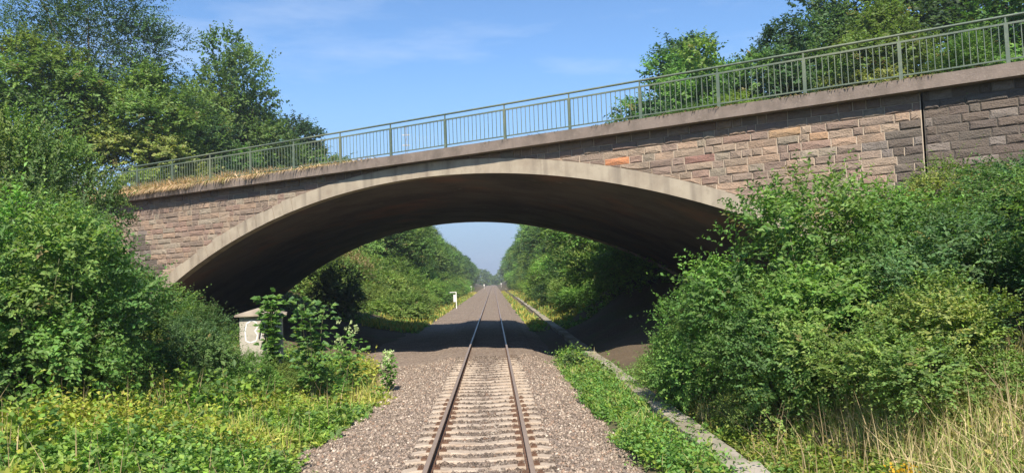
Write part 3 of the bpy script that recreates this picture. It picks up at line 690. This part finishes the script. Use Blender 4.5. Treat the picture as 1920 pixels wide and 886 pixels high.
def blades(name, seed, n_, xr, yr, maskf, hfun, colf, label, width=.012, power=1.0, zf=zt, cat='grass', lean=.28, seg=2):
    r = np.random.default_rng(seed); X = r.uniform(*xr, n_); Y = yr[0]+(yr[1]-yr[0])*r.uniform(0, 1, n_)**power
    k_ = r.random(n_) < maskf(X, Y); X, Y = X[k_], Y[k_]; n_ = len(X); Z = zf(X, Y)-.02; h = hfun(X, Y)*r.uniform(.5, 1.2, n_)
    a = r.uniform(0, 6.283, n_); S = np.stack([np.cos(a), np.sin(a), a*0], -1); b = r.uniform(0, 6.283, n_); ln = np.abs(r.normal(0, lean, n_))
    Ld = np.stack([np.cos(b)*ln, np.sin(b)*ln, np.ones(n_)], -1)
    P = np.stack([X, Y, Z], -1); w = width*r.uniform(.6, 1.4, n_)[:, None]; H3 = h[:, None]
    m1 = P+Ld*H3*.5; tip = P+Ld*H3*1.0+Ld*np.array([1, 1, 0])*H3*.7-np.array([0, 0, 1])*H3*.15*ln[:, None]
    V = np.stack([P-S*w, P+S*w, m1+S*w*.8, m1-S*w*.8, tip], 1).reshape(-1, 3); i = 5*np.arange(n_)[:, None]
    F1 = i+np.array([[0, 1, 2, 3]]); F2 = i+np.array([[3, 2, 4]])
    col = colf(r, X, Y)*r.uniform(.75, 1.3, (n_, 1))
    o = obj(name, npmesh(name, V, [F1, F2], col=np.repeat(col, 5, 0)), GRASS); tag(o, label, cat, kind='stuff'); return o
def pick(r, arrs, n_): A = np.array(arrs); return A[r.integers(0, len(A), n_)]
# left foreground weeds
mR_ = lambda X, Y: ((X > 4.3)*(Y < yface(X)-.5))*1.0
edgeL = lambda Y: np.interp(Y, [6, 10.5, 12.5, 14.5, 16, 18.5, 20, 22, 25], [-3.0, -2.95, -2.95, -3.1, -2.8, -2.3, -2.3, -2.8, -3.6])
def mL(X, Y): return sstep(0, .5, edgeL(Y)+(vnoise(X, Y, 1.5, 3)-.5)*.4-X)*(Y < yface(X)+1.5-(X > -6)*1.0)
def dryp(X, Y): return np.exp(-(((X+3.35)/.6)**2+((Y-21.6)/2.2)**2))
def yel(X, Y): return sstep(.42, .62, vnoise(X, Y, .45, 8)+.35*sstep(14, 18, Y)*sstep(-6.5, -4.5, X)-.1)
def cL(r, X, Y):
    y_ = yel(X, Y)[:, None]; return pick(r, G_BRIGHT+[(.24, .36, .06), (.20, .30, .06)], len(X))*1.15*(1-y_)+pick(r, [(.34, .38, .06), (.28, .36, .06), (.42, .41, .09)], len(X))*y_
herb_layer('weeds', 101, 27000, (-13, -2.2), (7.5, 27), lambda X, Y: mL(X, Y)*(1-.93*np.minimum(1, 1.3*dryp(X, Y)))*(1-.35*yel(X, Y)), lambda X, Y: .25+.65*sstep(.3, .65, vnoise(X, Y, .6, 4))*sstep(0, 1.8, -2.4-X), 9, .135, cL, 'bright green broad leaved weeds covering the left foreground bank', power=1.2)
blades('grass', 102, 24000, (-10, -2.4), (9, 27), lambda X, Y: mL(X, Y)*(.08+.7*yel(X, Y)), lambda X, Y: .24+.25*vnoise(X, Y, .8, 5), lambda r, X, Y: pick(r, [(.42, .42, .09), (.34, .38, .08), (.50, .44, .15), (.26, .34, .07)], len(X)), 'yellow green grass between the weeds left of the track')
blades('dry_grass', 103, 14000, (-5, -2.3), (17.5, 26), dryp, lambda X, Y: .16+0*X, lambda r, X, Y: pick(r, [(.62, .44, .28), (.52, .35, .21), (.66, .50, .32)], len(X)), 'patch of dry straw coloured grass beside the ballast on the left', lean=.7, cat='dry grass')
# strip between ballast and cable trough on the right
def mS(X, Y):
    le = np.interp(Y, [6, 9, 12, 16, 22, 28, 31], [3.2, 2.9, 2.5, 2.45, 2.4, 2.5, 3.3])
    return sstep(0, .25, X-le+(vnoise(X, Y, 1.6, 13)-.5)*.5)*(X < 3.55)*(Y < 29.5)*np.clip(.25+1.4*sstep(.25, .6, vnoise(X, Y, .9, 41)), 0, 1)*np.where((Y < 15.2) & (Y > 12.6) & (X > 2.9), .12, 1)
herb_layer('tall_weeds', 121, 2600, (-12, -2.6), (7.5, 26), lambda X, Y: mL(X, Y)*sstep(.5, .62, vnoise(X, Y, .9, 31)), lambda X, Y: .75+.5*vnoise(X, Y, 1.7, 32), 9, .19, lambda r, X, Y: pick(r, [(.14, .25, .05), (.20, .31, .05), (.11, .2, .05)], len(X)), 'taller broad leaved weeds standing out of the left foreground growth', power=1.2, spread=.35)
blades('dead_stalks', 122, 900, (-11, -2.6), (8, 26), mL, lambda X, Y: .85+0*X, lambda r, X, Y: pick(r, [(.40, .30, .17), (.30, .22, .12)], len(X)), 'thin dead brown stalks standing among the left weeds', width=.007, cat='stalks', lean=.2)
blades('dead_stalks', 123, 900, (4.3, 9), (7.5, 17), mR_, lambda X, Y: .95+0*X, lambda r, X, Y: pick(r, [(.45, .36, .2), (.34, .26, .14)], len(X)), 'thin dead stalks with bent tips among the right hand grass', width=.007, cat='stalks', lean=.25)
herb_layer('tall_weeds', 124, 520, (2.4, 3.5), (9, 29), lambda X, Y: mS(X, Y)*sstep(.45, .6, vnoise(X, Y, .7, 45)), lambda X, Y: .75+0*X, 9, .15, lambda r, X, Y: pick(r, [(.12, .22, .05), (.18, .29, .05), (.22, .28, .07)], len(X)), 'taller weeds standing out of the strip beside the cable trough', spread=.35)
blades('grass', 125, 5200, (2.3, 4.0), (8.5, 29), lambda X, Y: np.where(X > 3.55, .25, mS(X, Y)), lambda X, Y: .34+0*X, lambda r, X, Y: pick(r, [(.30, .38, .08), (.40, .40, .12), (.22, .32, .06), (.5, .42, .22)], len(X)), 'thin grass growing through the weed strip and against the trough', width=.008, lean=.4)
herb_layer('creeping_weeds', 126, 700, (3.7, 4.3), (7.5, 26), lambda X, Y: sstep(.50, .62, vnoise(X, Y, .8, 47))*1.0, lambda X, Y: .42+0*X, 8, .09, lambda r, X, Y: pick(r, G_BRIGHT, len(X)), 'green shoots creeping over the cover slabs of the trough')
herb_layer('ballast_weeds', 127, 900, (-4.2, -1.5), (9, 33), lambda X, Y: sstep(.66, .74, vnoise(X, Y, 1.8, 48))*sstep(-1.3, -2.3, X)*1.0, lambda X, Y: .16+0*X, 6, .06, lambda r, X, Y: pick(r, G_YEL+G_BRIGHT, len(X)), 'small weeds creeping into the ballast on the left')
herb_layer('weeds', 104, 8500, (2.2, 3.6), (8, 30), mS, lambda X, Y: .12+.75*vnoise(X, Y, 1.0, 14)**1.5, 8, .105, lambda r, X, Y: pick(r, G_BRIGHT+[(.22, .31, .05)], len(X)), 'strip of green weeds between the ballast and the cable trough', power=1.1)
# right of trough
def mR(X, Y): return (X > 4.22)*(Y < yface(X)-.1)*(1-.95*((Y > 21) & (X < 5)))*(X < 12)
def dryR(X, Y): return sstep(.35, .6, vnoise(X, Y, .5, 23)+.3*sstep(4.8, 5.8, X)*(1-sstep(12, 15, Y))-.05)
herb_layer('weeds', 105, 20000, (4.2, 12), (7, 24), lambda X, Y: mR(X, Y)*(1-.65*dryR(X, Y)), lambda X, Y: .25+.35*vnoise(X, Y, .8, 24), 8, .10, lambda r, X, Y: pick(r, [(.25, .33, .06), (.20, .30, .05), (.15, .25, .045), (.36, .35, .09)], len(X)), 'green and yellow weeds right of the cable trough', power=1.2)
blades('dry_grass', 106, 17000, (4.25, 9), (7, 18), lambda X, Y: mR(X, Y)*(.10+.8*dryR(X, Y)), lambda X, Y: .2+.42*dryR(X, Y), lambda r, X, Y: pick(r, [(.52, .43, .22), (.42, .38, .16), (.58, .46, .28), (.28, .34, .09), (.24, .32, .08)], len(X)), 'tall dry grass at the right beside the cable trough', power=1.1, width=.009, lean=.42, cat='dry grass')
# verges beyond the bridge
def mV(X, Y): return (((X < -4.5) | (X > 4.3) | ((X > 2.45) & (X < 3.45))) & (Y > yface(X)+W-2))*1.0
herb_layer('undergrowth', 107, 16000, (-24, 20), (46, 190), mV, lambda X, Y: np.where((np.abs(X) < 4) | ((X < 0) & (Y < 63)), .3, .35+1.3*sstep(6, 10, np.abs(X))), 6, .26, lambda r, X, Y: pick(r, G_YEL+G_MID+G_BRIGHT, len(X))*np.where(np.abs(X)[:, None] < 7.5, 1.3, 1), 'green undergrowth covering the banks beyond the bridge', cat='undergrowth', power=1.5)
blades('verge_grass', 108, 15000, (-8.5, 6.2), (50, 230), mV, lambda X, Y: .45+0*X, lambda r, X, Y: pick(r, [(.42, .33, .09), (.34, .29, .07), (.28, .27, .06)], len(X)), 'yellow verge grass beside the track beyond the bridge', width=.05, power=1.5)
# dry plants on the coping, left part, and green weeds on its right part
def zcope(X, Y): return zdeck(X/CT)
def cop_strip(name, seed, n_, s0, s1, dens, hf, cols, label, spill=.12, width=.012, cat='dry grass'):
    r = np.random.default_rng(seed); s = r.uniform(s0, s1, n_); off = r.uniform(-.09, .8, n_); k_ = r.random(n_) < dens(s); s, off = s[k_], off[k_]; n_ = len(s)
    X = s*CT+off*ST; Y = D0-s*ST+off*CT; Z = zdeck(s)-.01; h = hf(s)*r.uniform(.4, 1.2, n_)
    a = r.uniform(0, 6.283, n_); S = np.stack([np.cos(a), np.sin(a), 0*a], -1); over = off < .1
    Ld = np.stack([r.normal(0, .6, n_), r.normal(0, .6, n_), np.ones(n_)], -1); outd = np.array([-ST, -CT, 0])
    Ld = np.where((over & (r.random(n_) < .6))[:, None], outd*.9+np.stack([r.normal(0, .4, n_), r.normal(0, .2, n_), np.full(n_, .25)], -1), Ld)
    P = np.stack([X, Y, Z], -1); H3 = h[:, None]; w = width*r.uniform(.6, 1.5, n_)[:, None]; m1 = P+Ld*H3*.5
    tip = P+Ld*H3-np.array([0, 0, 1])*np.where(over, h*.7, h*.1)[:, None]
    V = np.stack([P-S*w, P+S*w, m1+S*w, m1-S*w, tip], 1).reshape(-1, 3); i = 5*np.arange(n_)[:, None]
    col = pick(r, cols, n_)*r.uniform(.7, 1.25, (n_, 1))
    tag(obj(name, npmesh(name, V, [i+np.array([[0, 1, 2, 3]]), i+np.array([[3, 2, 4]])], col=np.repeat(col, 5, 0)), GRASS), label, cat, kind='stuff')
cop_strip('dry_grass', 111, 26000, -23, -4.5, lambda s: np.clip((-s-5)/8, .15, 1)*(.2+.8*sstep(.3, .65, vnoise(s, s*0, 1.1, 2))), lambda s: .16+.30*sstep(5, 13, -s), [(.54, .36, .23), (.46, .31, .19), (.60, .43, .28), (.34, .23, .14), (.28, .26, .11)], 'dry brown grass lying over the left part of the coping')
cop_strip('coping_weeds', 112, 5200, 0, 13.6, lambda s: (vnoise(s, s*0, .9, 6) > .45)*.9+.08, lambda s: .10+.0*s, [(.12, .14, .04), (.20, .17, .07), (.26, .17, .09), (.08, .11, .03)], 'short weeds and moss along the right part of the coping', cat='weeds')

# ------------------------------------------------------------------ foreground bushes
# right mass
place('shrub', SPN[0], 6.3, 14.6, 3.9, 'large bright green bush right of the cable trough hiding the end of the arch', wide=.92, rz=.5)
place('shrub', SPN[0], 4.95, 16.6, 2.9, 'bright leafy bush leaning towards the track under the arch on the right', wide=.78, rz=2.5)
place('shrub', SPN[1], 5.6, 13.4, 2.7, 'mid green bush between the two bright bushes right of the trough', wide=.85)
place('shrub', SPN[1], 8.3, 15.0, 2.9, 'full green bush in front of the right stone wall', wide=1.05)
place('shrub', SPN[2], 10.4, 16.9, 2.5, 'yellow green bush below the dark stained end of the stone wall', wide=1.0)
place('shrub', SPN[2], 6.6, 10.9, 2.0, 'yellowish bush nearest the camera at the right edge', wide=1.05)
place('shrub', SPN[3], 8.1, 12.4, 2.5, 'greyish green bush at the right edge behind the yellowish one', wide=1.05)
place('shrub', SPN[3], 11.2, 14.0, 2.6, 'greyish bush at the far right below the wing wall', wide=1.1)
place('shrub', SPN[1], 9.6, 9.4, 3.0, 'mid green bush at the far right', wide=1.0)
place('shrub', SPN[2], 4.75, 17.6, 1.5, 'low yellow green bush spreading towards the trough below the leaning bush', wide=1.1)
place('shrub', SPN[0], 4.85, 19.8, 1.5, 'low green bush beside the trough at the foot of the leaning bush', wide=.9)
place('shrub', SPN[2], 4.95, 14.0, 1.0, 'low yellow green bush at the foot of the large bright bush', wide=1.1)
place('shrub', SPN[2], 12.6, 12.2, 3.6, 'tall yellow green bush at the right margin', wide=1.0)
# left mass
place('shrub', SPN[1], -8.5, 15.2, 4.0, 'large dark green bush at the left edge in front of the stone wall', wide=.8, rz=1.4)
place('shrub', SPN[3], -10.3, 18.2, 4.2, 'tall bluish bush behind the large dark bush at the left', wide=.85)
place('shrub', SPN[0], -12.4, 23.2, 3.8, 'bright green bush against the left end of the stone wall', wide=.85)
place('shrub', SPN[1], -9.6, 20.8, 2.6, 'dark green bush under the dark stain of the left stone wall', wide=1.0)
place('shrub', SPN[3], -6.75, 18.6, 2.1, 'rounded greyish bush just left of the little hut', wide=.78)
place('shrub', SPN[1], -7.9, 20.3, 1.9, 'small dark bush between the rounded bush and the stone wall', wide=1.0)
place('shrub', SPN[0], -8.2, 16.6, 1.9, 'half height green bush at the right foot of the large dark bush', wide=.95)
place('shrub', SPN[0], -10.4, 13.6, 3.2, 'green bush at the far left behind the weeds', wide=.9)
place('shrub', SPN[2], -12.4, 12.4, 3.2, 'yellow green bush at the left margin', wide=.9)
place('shrub', SPN[1], -14.6, 18.5, 4.6, 'mid green bush at the left margin below the railing end', wide=.9)
place('shrub', SPN[0], -5.6, 18.7, 1.2, 'low bright bush directly in front of the little hut', wide=.95)
place('shrub', SPN[0], -6.4, 17.4, .8, 'low green bush at the foot of the rounded greyish bush', wide=1.2)
place('shrub', SPN[2], -5.25, 19.9, .95, 'low yellow green bush hiding the foot of the little hut', wide=1.1)
place('shrub', SPN[0], -4.4, 20.2, .95, 'low bright bush right of the little hut', wide=1.3)

# saplings with big lobed leaves
def sapling(x, y, H, R, label, seed, ls=.16, n_=60, cols=G_BRIGHT, white=False):
    t = thing('sapling', label, 'sapling', (x, y, z1(x, y)-.03)); r = np.random.default_rng(seed); rr = random.Random(seed); m = MB()
    heads = []
    for q in range(4):
        a = q*1.6+rr.random(); top = Vector((math.cos(a)*R*.45, math.sin(a)*R*.45, H*rr.uniform(.72, 1.0))); m.tube([(0, 0, -.1), (top.x*.4, top.y*.4, H*.4), top], [.02, .014, .005], 5)
        for u in np.linspace(.3, 1, 9): heads.append((Vector((0, 0, 0)).lerp(top, u), u))
    m.build('stem', STEM, t)
    P, Dv, Nv, S_, Cc = [], [], [], [], []
    for h_, u in heads:
        for _ in range(max(3, n_//14)):
            d = Vector(r.normal(0, 1, 3)); d.z = abs(d.z)*.3; d.normalize(); p = h_+d*R*.34*r.uniform(.3, 1.3)+Vector((r.normal(0, .06), r.normal(0, .06), r.normal(0, .09)))*(R/.8)
            for fan in (-.8, -.4, 0, .4, .8):
                dd = Matrix.Rotation(fan, 3, 'Z') @ d; P.append(p); Dv.append(dd); nn_ = Vector((r.normal(0, .6), r.normal(0, .5)-.5, 1)); nn_ = (nn_-dd*nn_.dot(dd)).normalized(); Nv.append(nn_); S_.append(ls*(1-.3*abs(fan))*r.uniform(.8, 1.2))
                c = np.array(cols[rr.randrange(len(cols))])*r.uniform(.85, 1.2); Cc.append(c)
    V, F = leaf_quads(np.array(P), np.array(Dv), np.array(Nv), np.array(S_), np.array(S_)*.8); me = npmesh('foliage', V, F, col=np.repeat(np.array(Cc), 4, 0))
    obj('foliage', me, LEAF, t)
    if white:
        r2 = random.Random(seed+1); P = []; 
        for q in range(16):
            a = r2.uniform(0, 6.28); b = Vector((math.cos(a)*R*r2.uniform(.1, .6), math.sin(a)*R*r2.uniform(.1, .6), H*r2.uniform(.75, 1.15)))
            for _ in range(14): P.append(b+Vector((r2.gauss(0, .025), r2.gauss(0, .025), r2.gauss(0, .04))))
        P = np.array([tuple(p) for p in P]); r = np.random.default_rng(seed); Dv = rdir(r, len(P)); Nv = rdir(r, len(P)); Nv = norm(Nv-Dv*(Nv*Dv).sum(-1, keepdims=True)); S_ = np.full(len(P), .05)
        V, F = leaf_quads(P, Dv, Nv, S_, S_); obj('blossom', npmesh('blossom', V, F, col=np.tile(np.array([[.5, .56, .3]]), (len(V), 1))), LEAF, t)
    return t
sapling(-4.2, 19.2, 2.6, .72, 'maple sapling with large leaves standing in front of the little hut', 5, n_=85, ls=.17, cols=G_MID+G_BLUE)
sapling(-5.45, 20.0, 2.6, .35, 'thin upright sapling rising above the roof of the little hut', 6, n_=110, ls=.17, cols=G_MID)
sapling(-3.85, 21.8, 1.75, .8, 'pale flowering weed clump at the shadow edge left of the ballast', 7, ls=.13, n_=60, cols=G_BRIGHT, white=True)
sapling(-2.75, 22.0, 1.15, .28, 'single thin weed with a pale tip beside the ballast', 8, ls=.11, n_=30, cols=G_BRIGHT, white=True)
sapling(2.85, 25.6, .55, .5, 'dark green leafy weed at the far end of the weed strip', 9, ls=.12, n_=50, cols=G_BLUE)
sapling(1.72, 13.8, .16, .2, 'small tuft of weed growing alone in the ballast right of the track', 10, ls=.06, n_=40, cols=G_YEL)
# yellow flowering plant in the grass
fl = thing('flowering_plant', 'small clump of yellow flowers in the dry grass at lower right', 'flower', (4.95, 8.9, z1(4.95, 8.9)))
m = MB(); r2 = random.Random(3)
for q in range(9):
    a = r2.uniform(0, 6.28); m.tube([(0, 0, 0), (math.cos(a)*.12, math.sin(a)*.12, .42+r2.uniform(0, .1))], [.005, .003], 4)
m.build('stem', STEM, fl)
r = np.random.default_rng(5); P = np.stack([r.normal(0, .11, 70), r.normal(0, .11, 70), r.uniform(.42, .54, 70)], -1); Dv = rdir(r, 70); Nv = norm(np.array([0, 0, 1.0])+r.normal(0, .3, (70, 3))); Nv = norm(Nv-Dv*(Nv*Dv).sum(-1, keepdims=True))
V, F = leaf_quads(P, Dv, Nv, np.full(70, .045), np.full(70, .04)); obj('blossom', npmesh('blossom', V, F, col=np.tile(np.array([[.75, .5, .03]]), (280, 1))), LEAF, fl)

# ------------------------------------------------------------------ cable trough
tr = thing('cable_trough', 'pale concrete cable trough with cover slabs running beside the track', 'cable trough', (3.80, 0, 0), rz=-.004)
def tz(y): return -.19
rt_ = random.Random(12); y = 7.6; k = 0
slab_meshes = []
for q in range(5):
    mm = MB(); L_ = .985; w = .215; pts = []
    for (yy) in (0, L_*.33, L_*.66, L_):
        j = rt_.uniform(-.008, .008); j2 = rt_.uniform(-.008, .008)
        pts += [(-w+j, yy, -.055), (-w+j+.006, yy, -.006), (-w+.02, yy, 0), (w-.02, yy, 0), (w+j2-.006, yy, -.006), (w+j2, yy, -.055)]
    f = [(i*6+k_, i*6+(k_+1) % 6, (i+1)*6+(k_+1) % 6, (i+1)*6+k_) for i in range(3) for k_ in range(6)]; f = [a_[::-1] for a_ in f]
    f += [(0, 1, 2, 3, 4, 5), (23, 22, 21, 20, 19, 18)]
    mm.add(pts, f); me = mm.mesh('cover_slab'); me.materials.append(TROUGH); slab_meshes.append(me)
yy = 7.4
while yy < 62:
    o = obj('cover_slab', slab_meshes[rt_.randrange(5)], None, tr, (rt_.uniform(-.025, .025), yy, tz(yy)+rt_.uniform(-.012, .012)))
    o.rotation_euler = (rt_.uniform(-.012, .012), rt_.uniform(-.03, .03), rt_.uniform(-.02, .02)) if yy > 10.5 else (rt_.uniform(-.05, .05), rt_.uniform(-.08, .08), rt_.uniform(-.06, .06)); yy += 1.0
m = MB()
while yy < 300:
    m.box(-.19, yy, tz(yy)-.055, .19, yy+.985, tz(yy)+rt_.uniform(-.01, .01)); yy += 1.0
m.build('far_cover_slabs', TROUGH, tr)['kind'] = 'stuff'
m = MB(); m.box(-.195, 7.3, -.62, -.13, 300, -.2475); m.box(.13, 7.3, -.62, .195, 300, -.2475); m.build('trough_body', TROUGH, tr)

# ------------------------------------------------------------------ little hut / relay cabinet
hx, hy = -5.98, 21.0; hz = .75
hut = thing('lineside_hut', 'small pale concrete lineside hut with hipped lid and graffiti at the left', 'hut', (hx, hy, hz), rad(14))
m = MB(); m.box(-.52, -.42, -.3, .56, .42, 1.18); m.build('body', CAB, hut, bevel=.015)
m = MB(); m.add([(-.64, -.54, 1.18), (.68, -.54, 1.18), (.68, .54, 1.18), (-.64, .54, 1.18), (-.64, -.54, 1.23), (.68, -.54, 1.23), (.68, .54, 1.23), (-.64, .54, 1.23), (-.06, 0, 1.39), (.10, 0, 1.39)],
      [(0, 3, 2, 1), (0, 1, 5, 4), (1, 2, 6, 5), (2, 3, 7, 6), (3, 0, 4, 7), (4, 5, 9, 8), (5, 6, 9), (6, 7, 8, 9), (7, 4, 8)]); m.build('roof', RING, hut, bevel=.008)
def ribbon(pts, w, y0, mt):
    mm = MB()
    for (x0, z0), (x1, z1_) in zip(pts, pts[1:]):
        d = Vector((x1-x0, 0, z1_-z0)); 
        if d.length < 1e-5: continue
        d.normalize(); nn_ = Vector((-d.z, 0, d.x))*w; e = d*w*.6; a_ = Vector((x0, y0, z0))-e; b_ = Vector((x1, y0, z1_))+e
        f_ = [a_-nn_, b_-nn_, b_+nn_, a_+nn_]; mm.hexa([q+Vector((0, .003, 0)) for q in f_]+f_)
    return mm
g = []
arc = [(-.36, .55), (-.38, .8), (-.34, 1.0), (-.22, 1.08), (-.10, 1.03), (-.07, .88), (-.14, .8), (-.07, .7), (-.10, .55), (-.25, .5), (-.36, .55)]
ribbon(arc, .015, -.4235, WHITEP).build('graffiti', WHITEP, hut)
blk = [(-.02, .6), (.05, 1.05), (.12, .7), (.2, 1.08), (.2, .6), (.3, .6), (.33, 1.05), (.42, 1.0), (.36, .8), (.43, .6), (.3, .75), (.05, .8), (-.02, .95), (.4, .92)]
ribbon(blk, .024, -.4275, BLACKP).build('graffiti', BLACKP, hut)
ribbon([(x+.03, z-.02) for x, z in blk], .009, -.4315, WHITEP).build('graffiti', WHITEP, hut)

# ------------------------------------------------------------------ line side posts
def board_post(x, y, h, w, bh, arm, label):
    t = thing('lineside_sign', label, 'sign', (x, y, z1(x, y)))
    m = MB(); m.box(-.05, -.04, -.4, .05, .04, h); m.build('post', WHITE, t)
    m = MB(); m.box(-.05-w, -.075, h*.45, -.0501+.0, -.04, h*.45+bh) if arm else m.box(-w/2, -.075, h-bh, w/2, -.042, h); m.build('board', WHITE, t)
    if arm: m = MB(); m.box(-arm, -.035, h, .05, .035, h+.08); m.build('arm', WHITE, t)
board_post(-4.15, 92, 2.0, .28, .85, .75, 'white post with a board and short arm left of the track beyond the bridge')
board_post(-5.9, 215, 2.0, .5, .8, 0, 'small white board further along the left of the track')
board_post(-3.6, 330, 2.2, .5, .7, 0, 'most distant white board left of the track')
board_post(4.2, 380, 2.2, .5, .7, 0, 'distant white board right of the track near the vanishing point')
# lattice mast seen through the railing
ms = thing('lattice_mast', 'thin distant lattice mast seen through the railing left of the crown', 'mast', (-19.5, 185, 8))
m = MB(); Hm = 33
for sx, sy in ((-1, -1), (1, -1), (1, 1), (-1, 1)): m.tube([(sx*.5, sy*.5, -2), (sx*.14, sy*.14, Hm)], .05, 4)
for q in range(24):
    a_ = .5-.36*q/24; b_ = .5-.36*(q+1)/24; z0_ = Hm*q/24; z1_ = Hm*(q+1)/24; s_ = 1 if q % 2 else -1
    m.tube([(-a_*s_, -a_, z0_), (b_*s_, -b_, z1_)], .03, 3); m.tube([(-a_*s_, a_, z0_), (b_*s_, b_, z1_)], .03, 3)
m.build('lattice', GREYM, ms)
m = MB(); m.box(-.9, -.06, Hm-2.5, .9, .06, Hm-2.2); m.box(-.9, -.06, Hm-5, .9, .06, Hm-4.7); m.build('crossarm', GREYM, ms)

# ------------------------------------------------------------------ haze
HZ = True
if HZ:
    m = MB(); m.box(-1600, -450, -3.5, 1600, 2700, 60)
    hm = bpy.data.materials.new('haze'); hm.use_nodes = True; nt = hm.node_tree; nt.nodes.remove(nt.nodes['Principled BSDF'])
    v = nt.nodes.new('ShaderNodeVolumePrincipled'); v.inputs['Color'].default_value = (.80, .88, 1, 1); v.inputs['Density'].default_value = .0005; v.inputs['Anisotropy'].default_value = .2
    nt.links.new(v.outputs[0], nt.nodes['Material Output'].inputs['Volume'])
    o = m.build('haze', hm); tag(o, 'thin blue summer haze filling the air along the cutting', 'haze', kind='stuff')
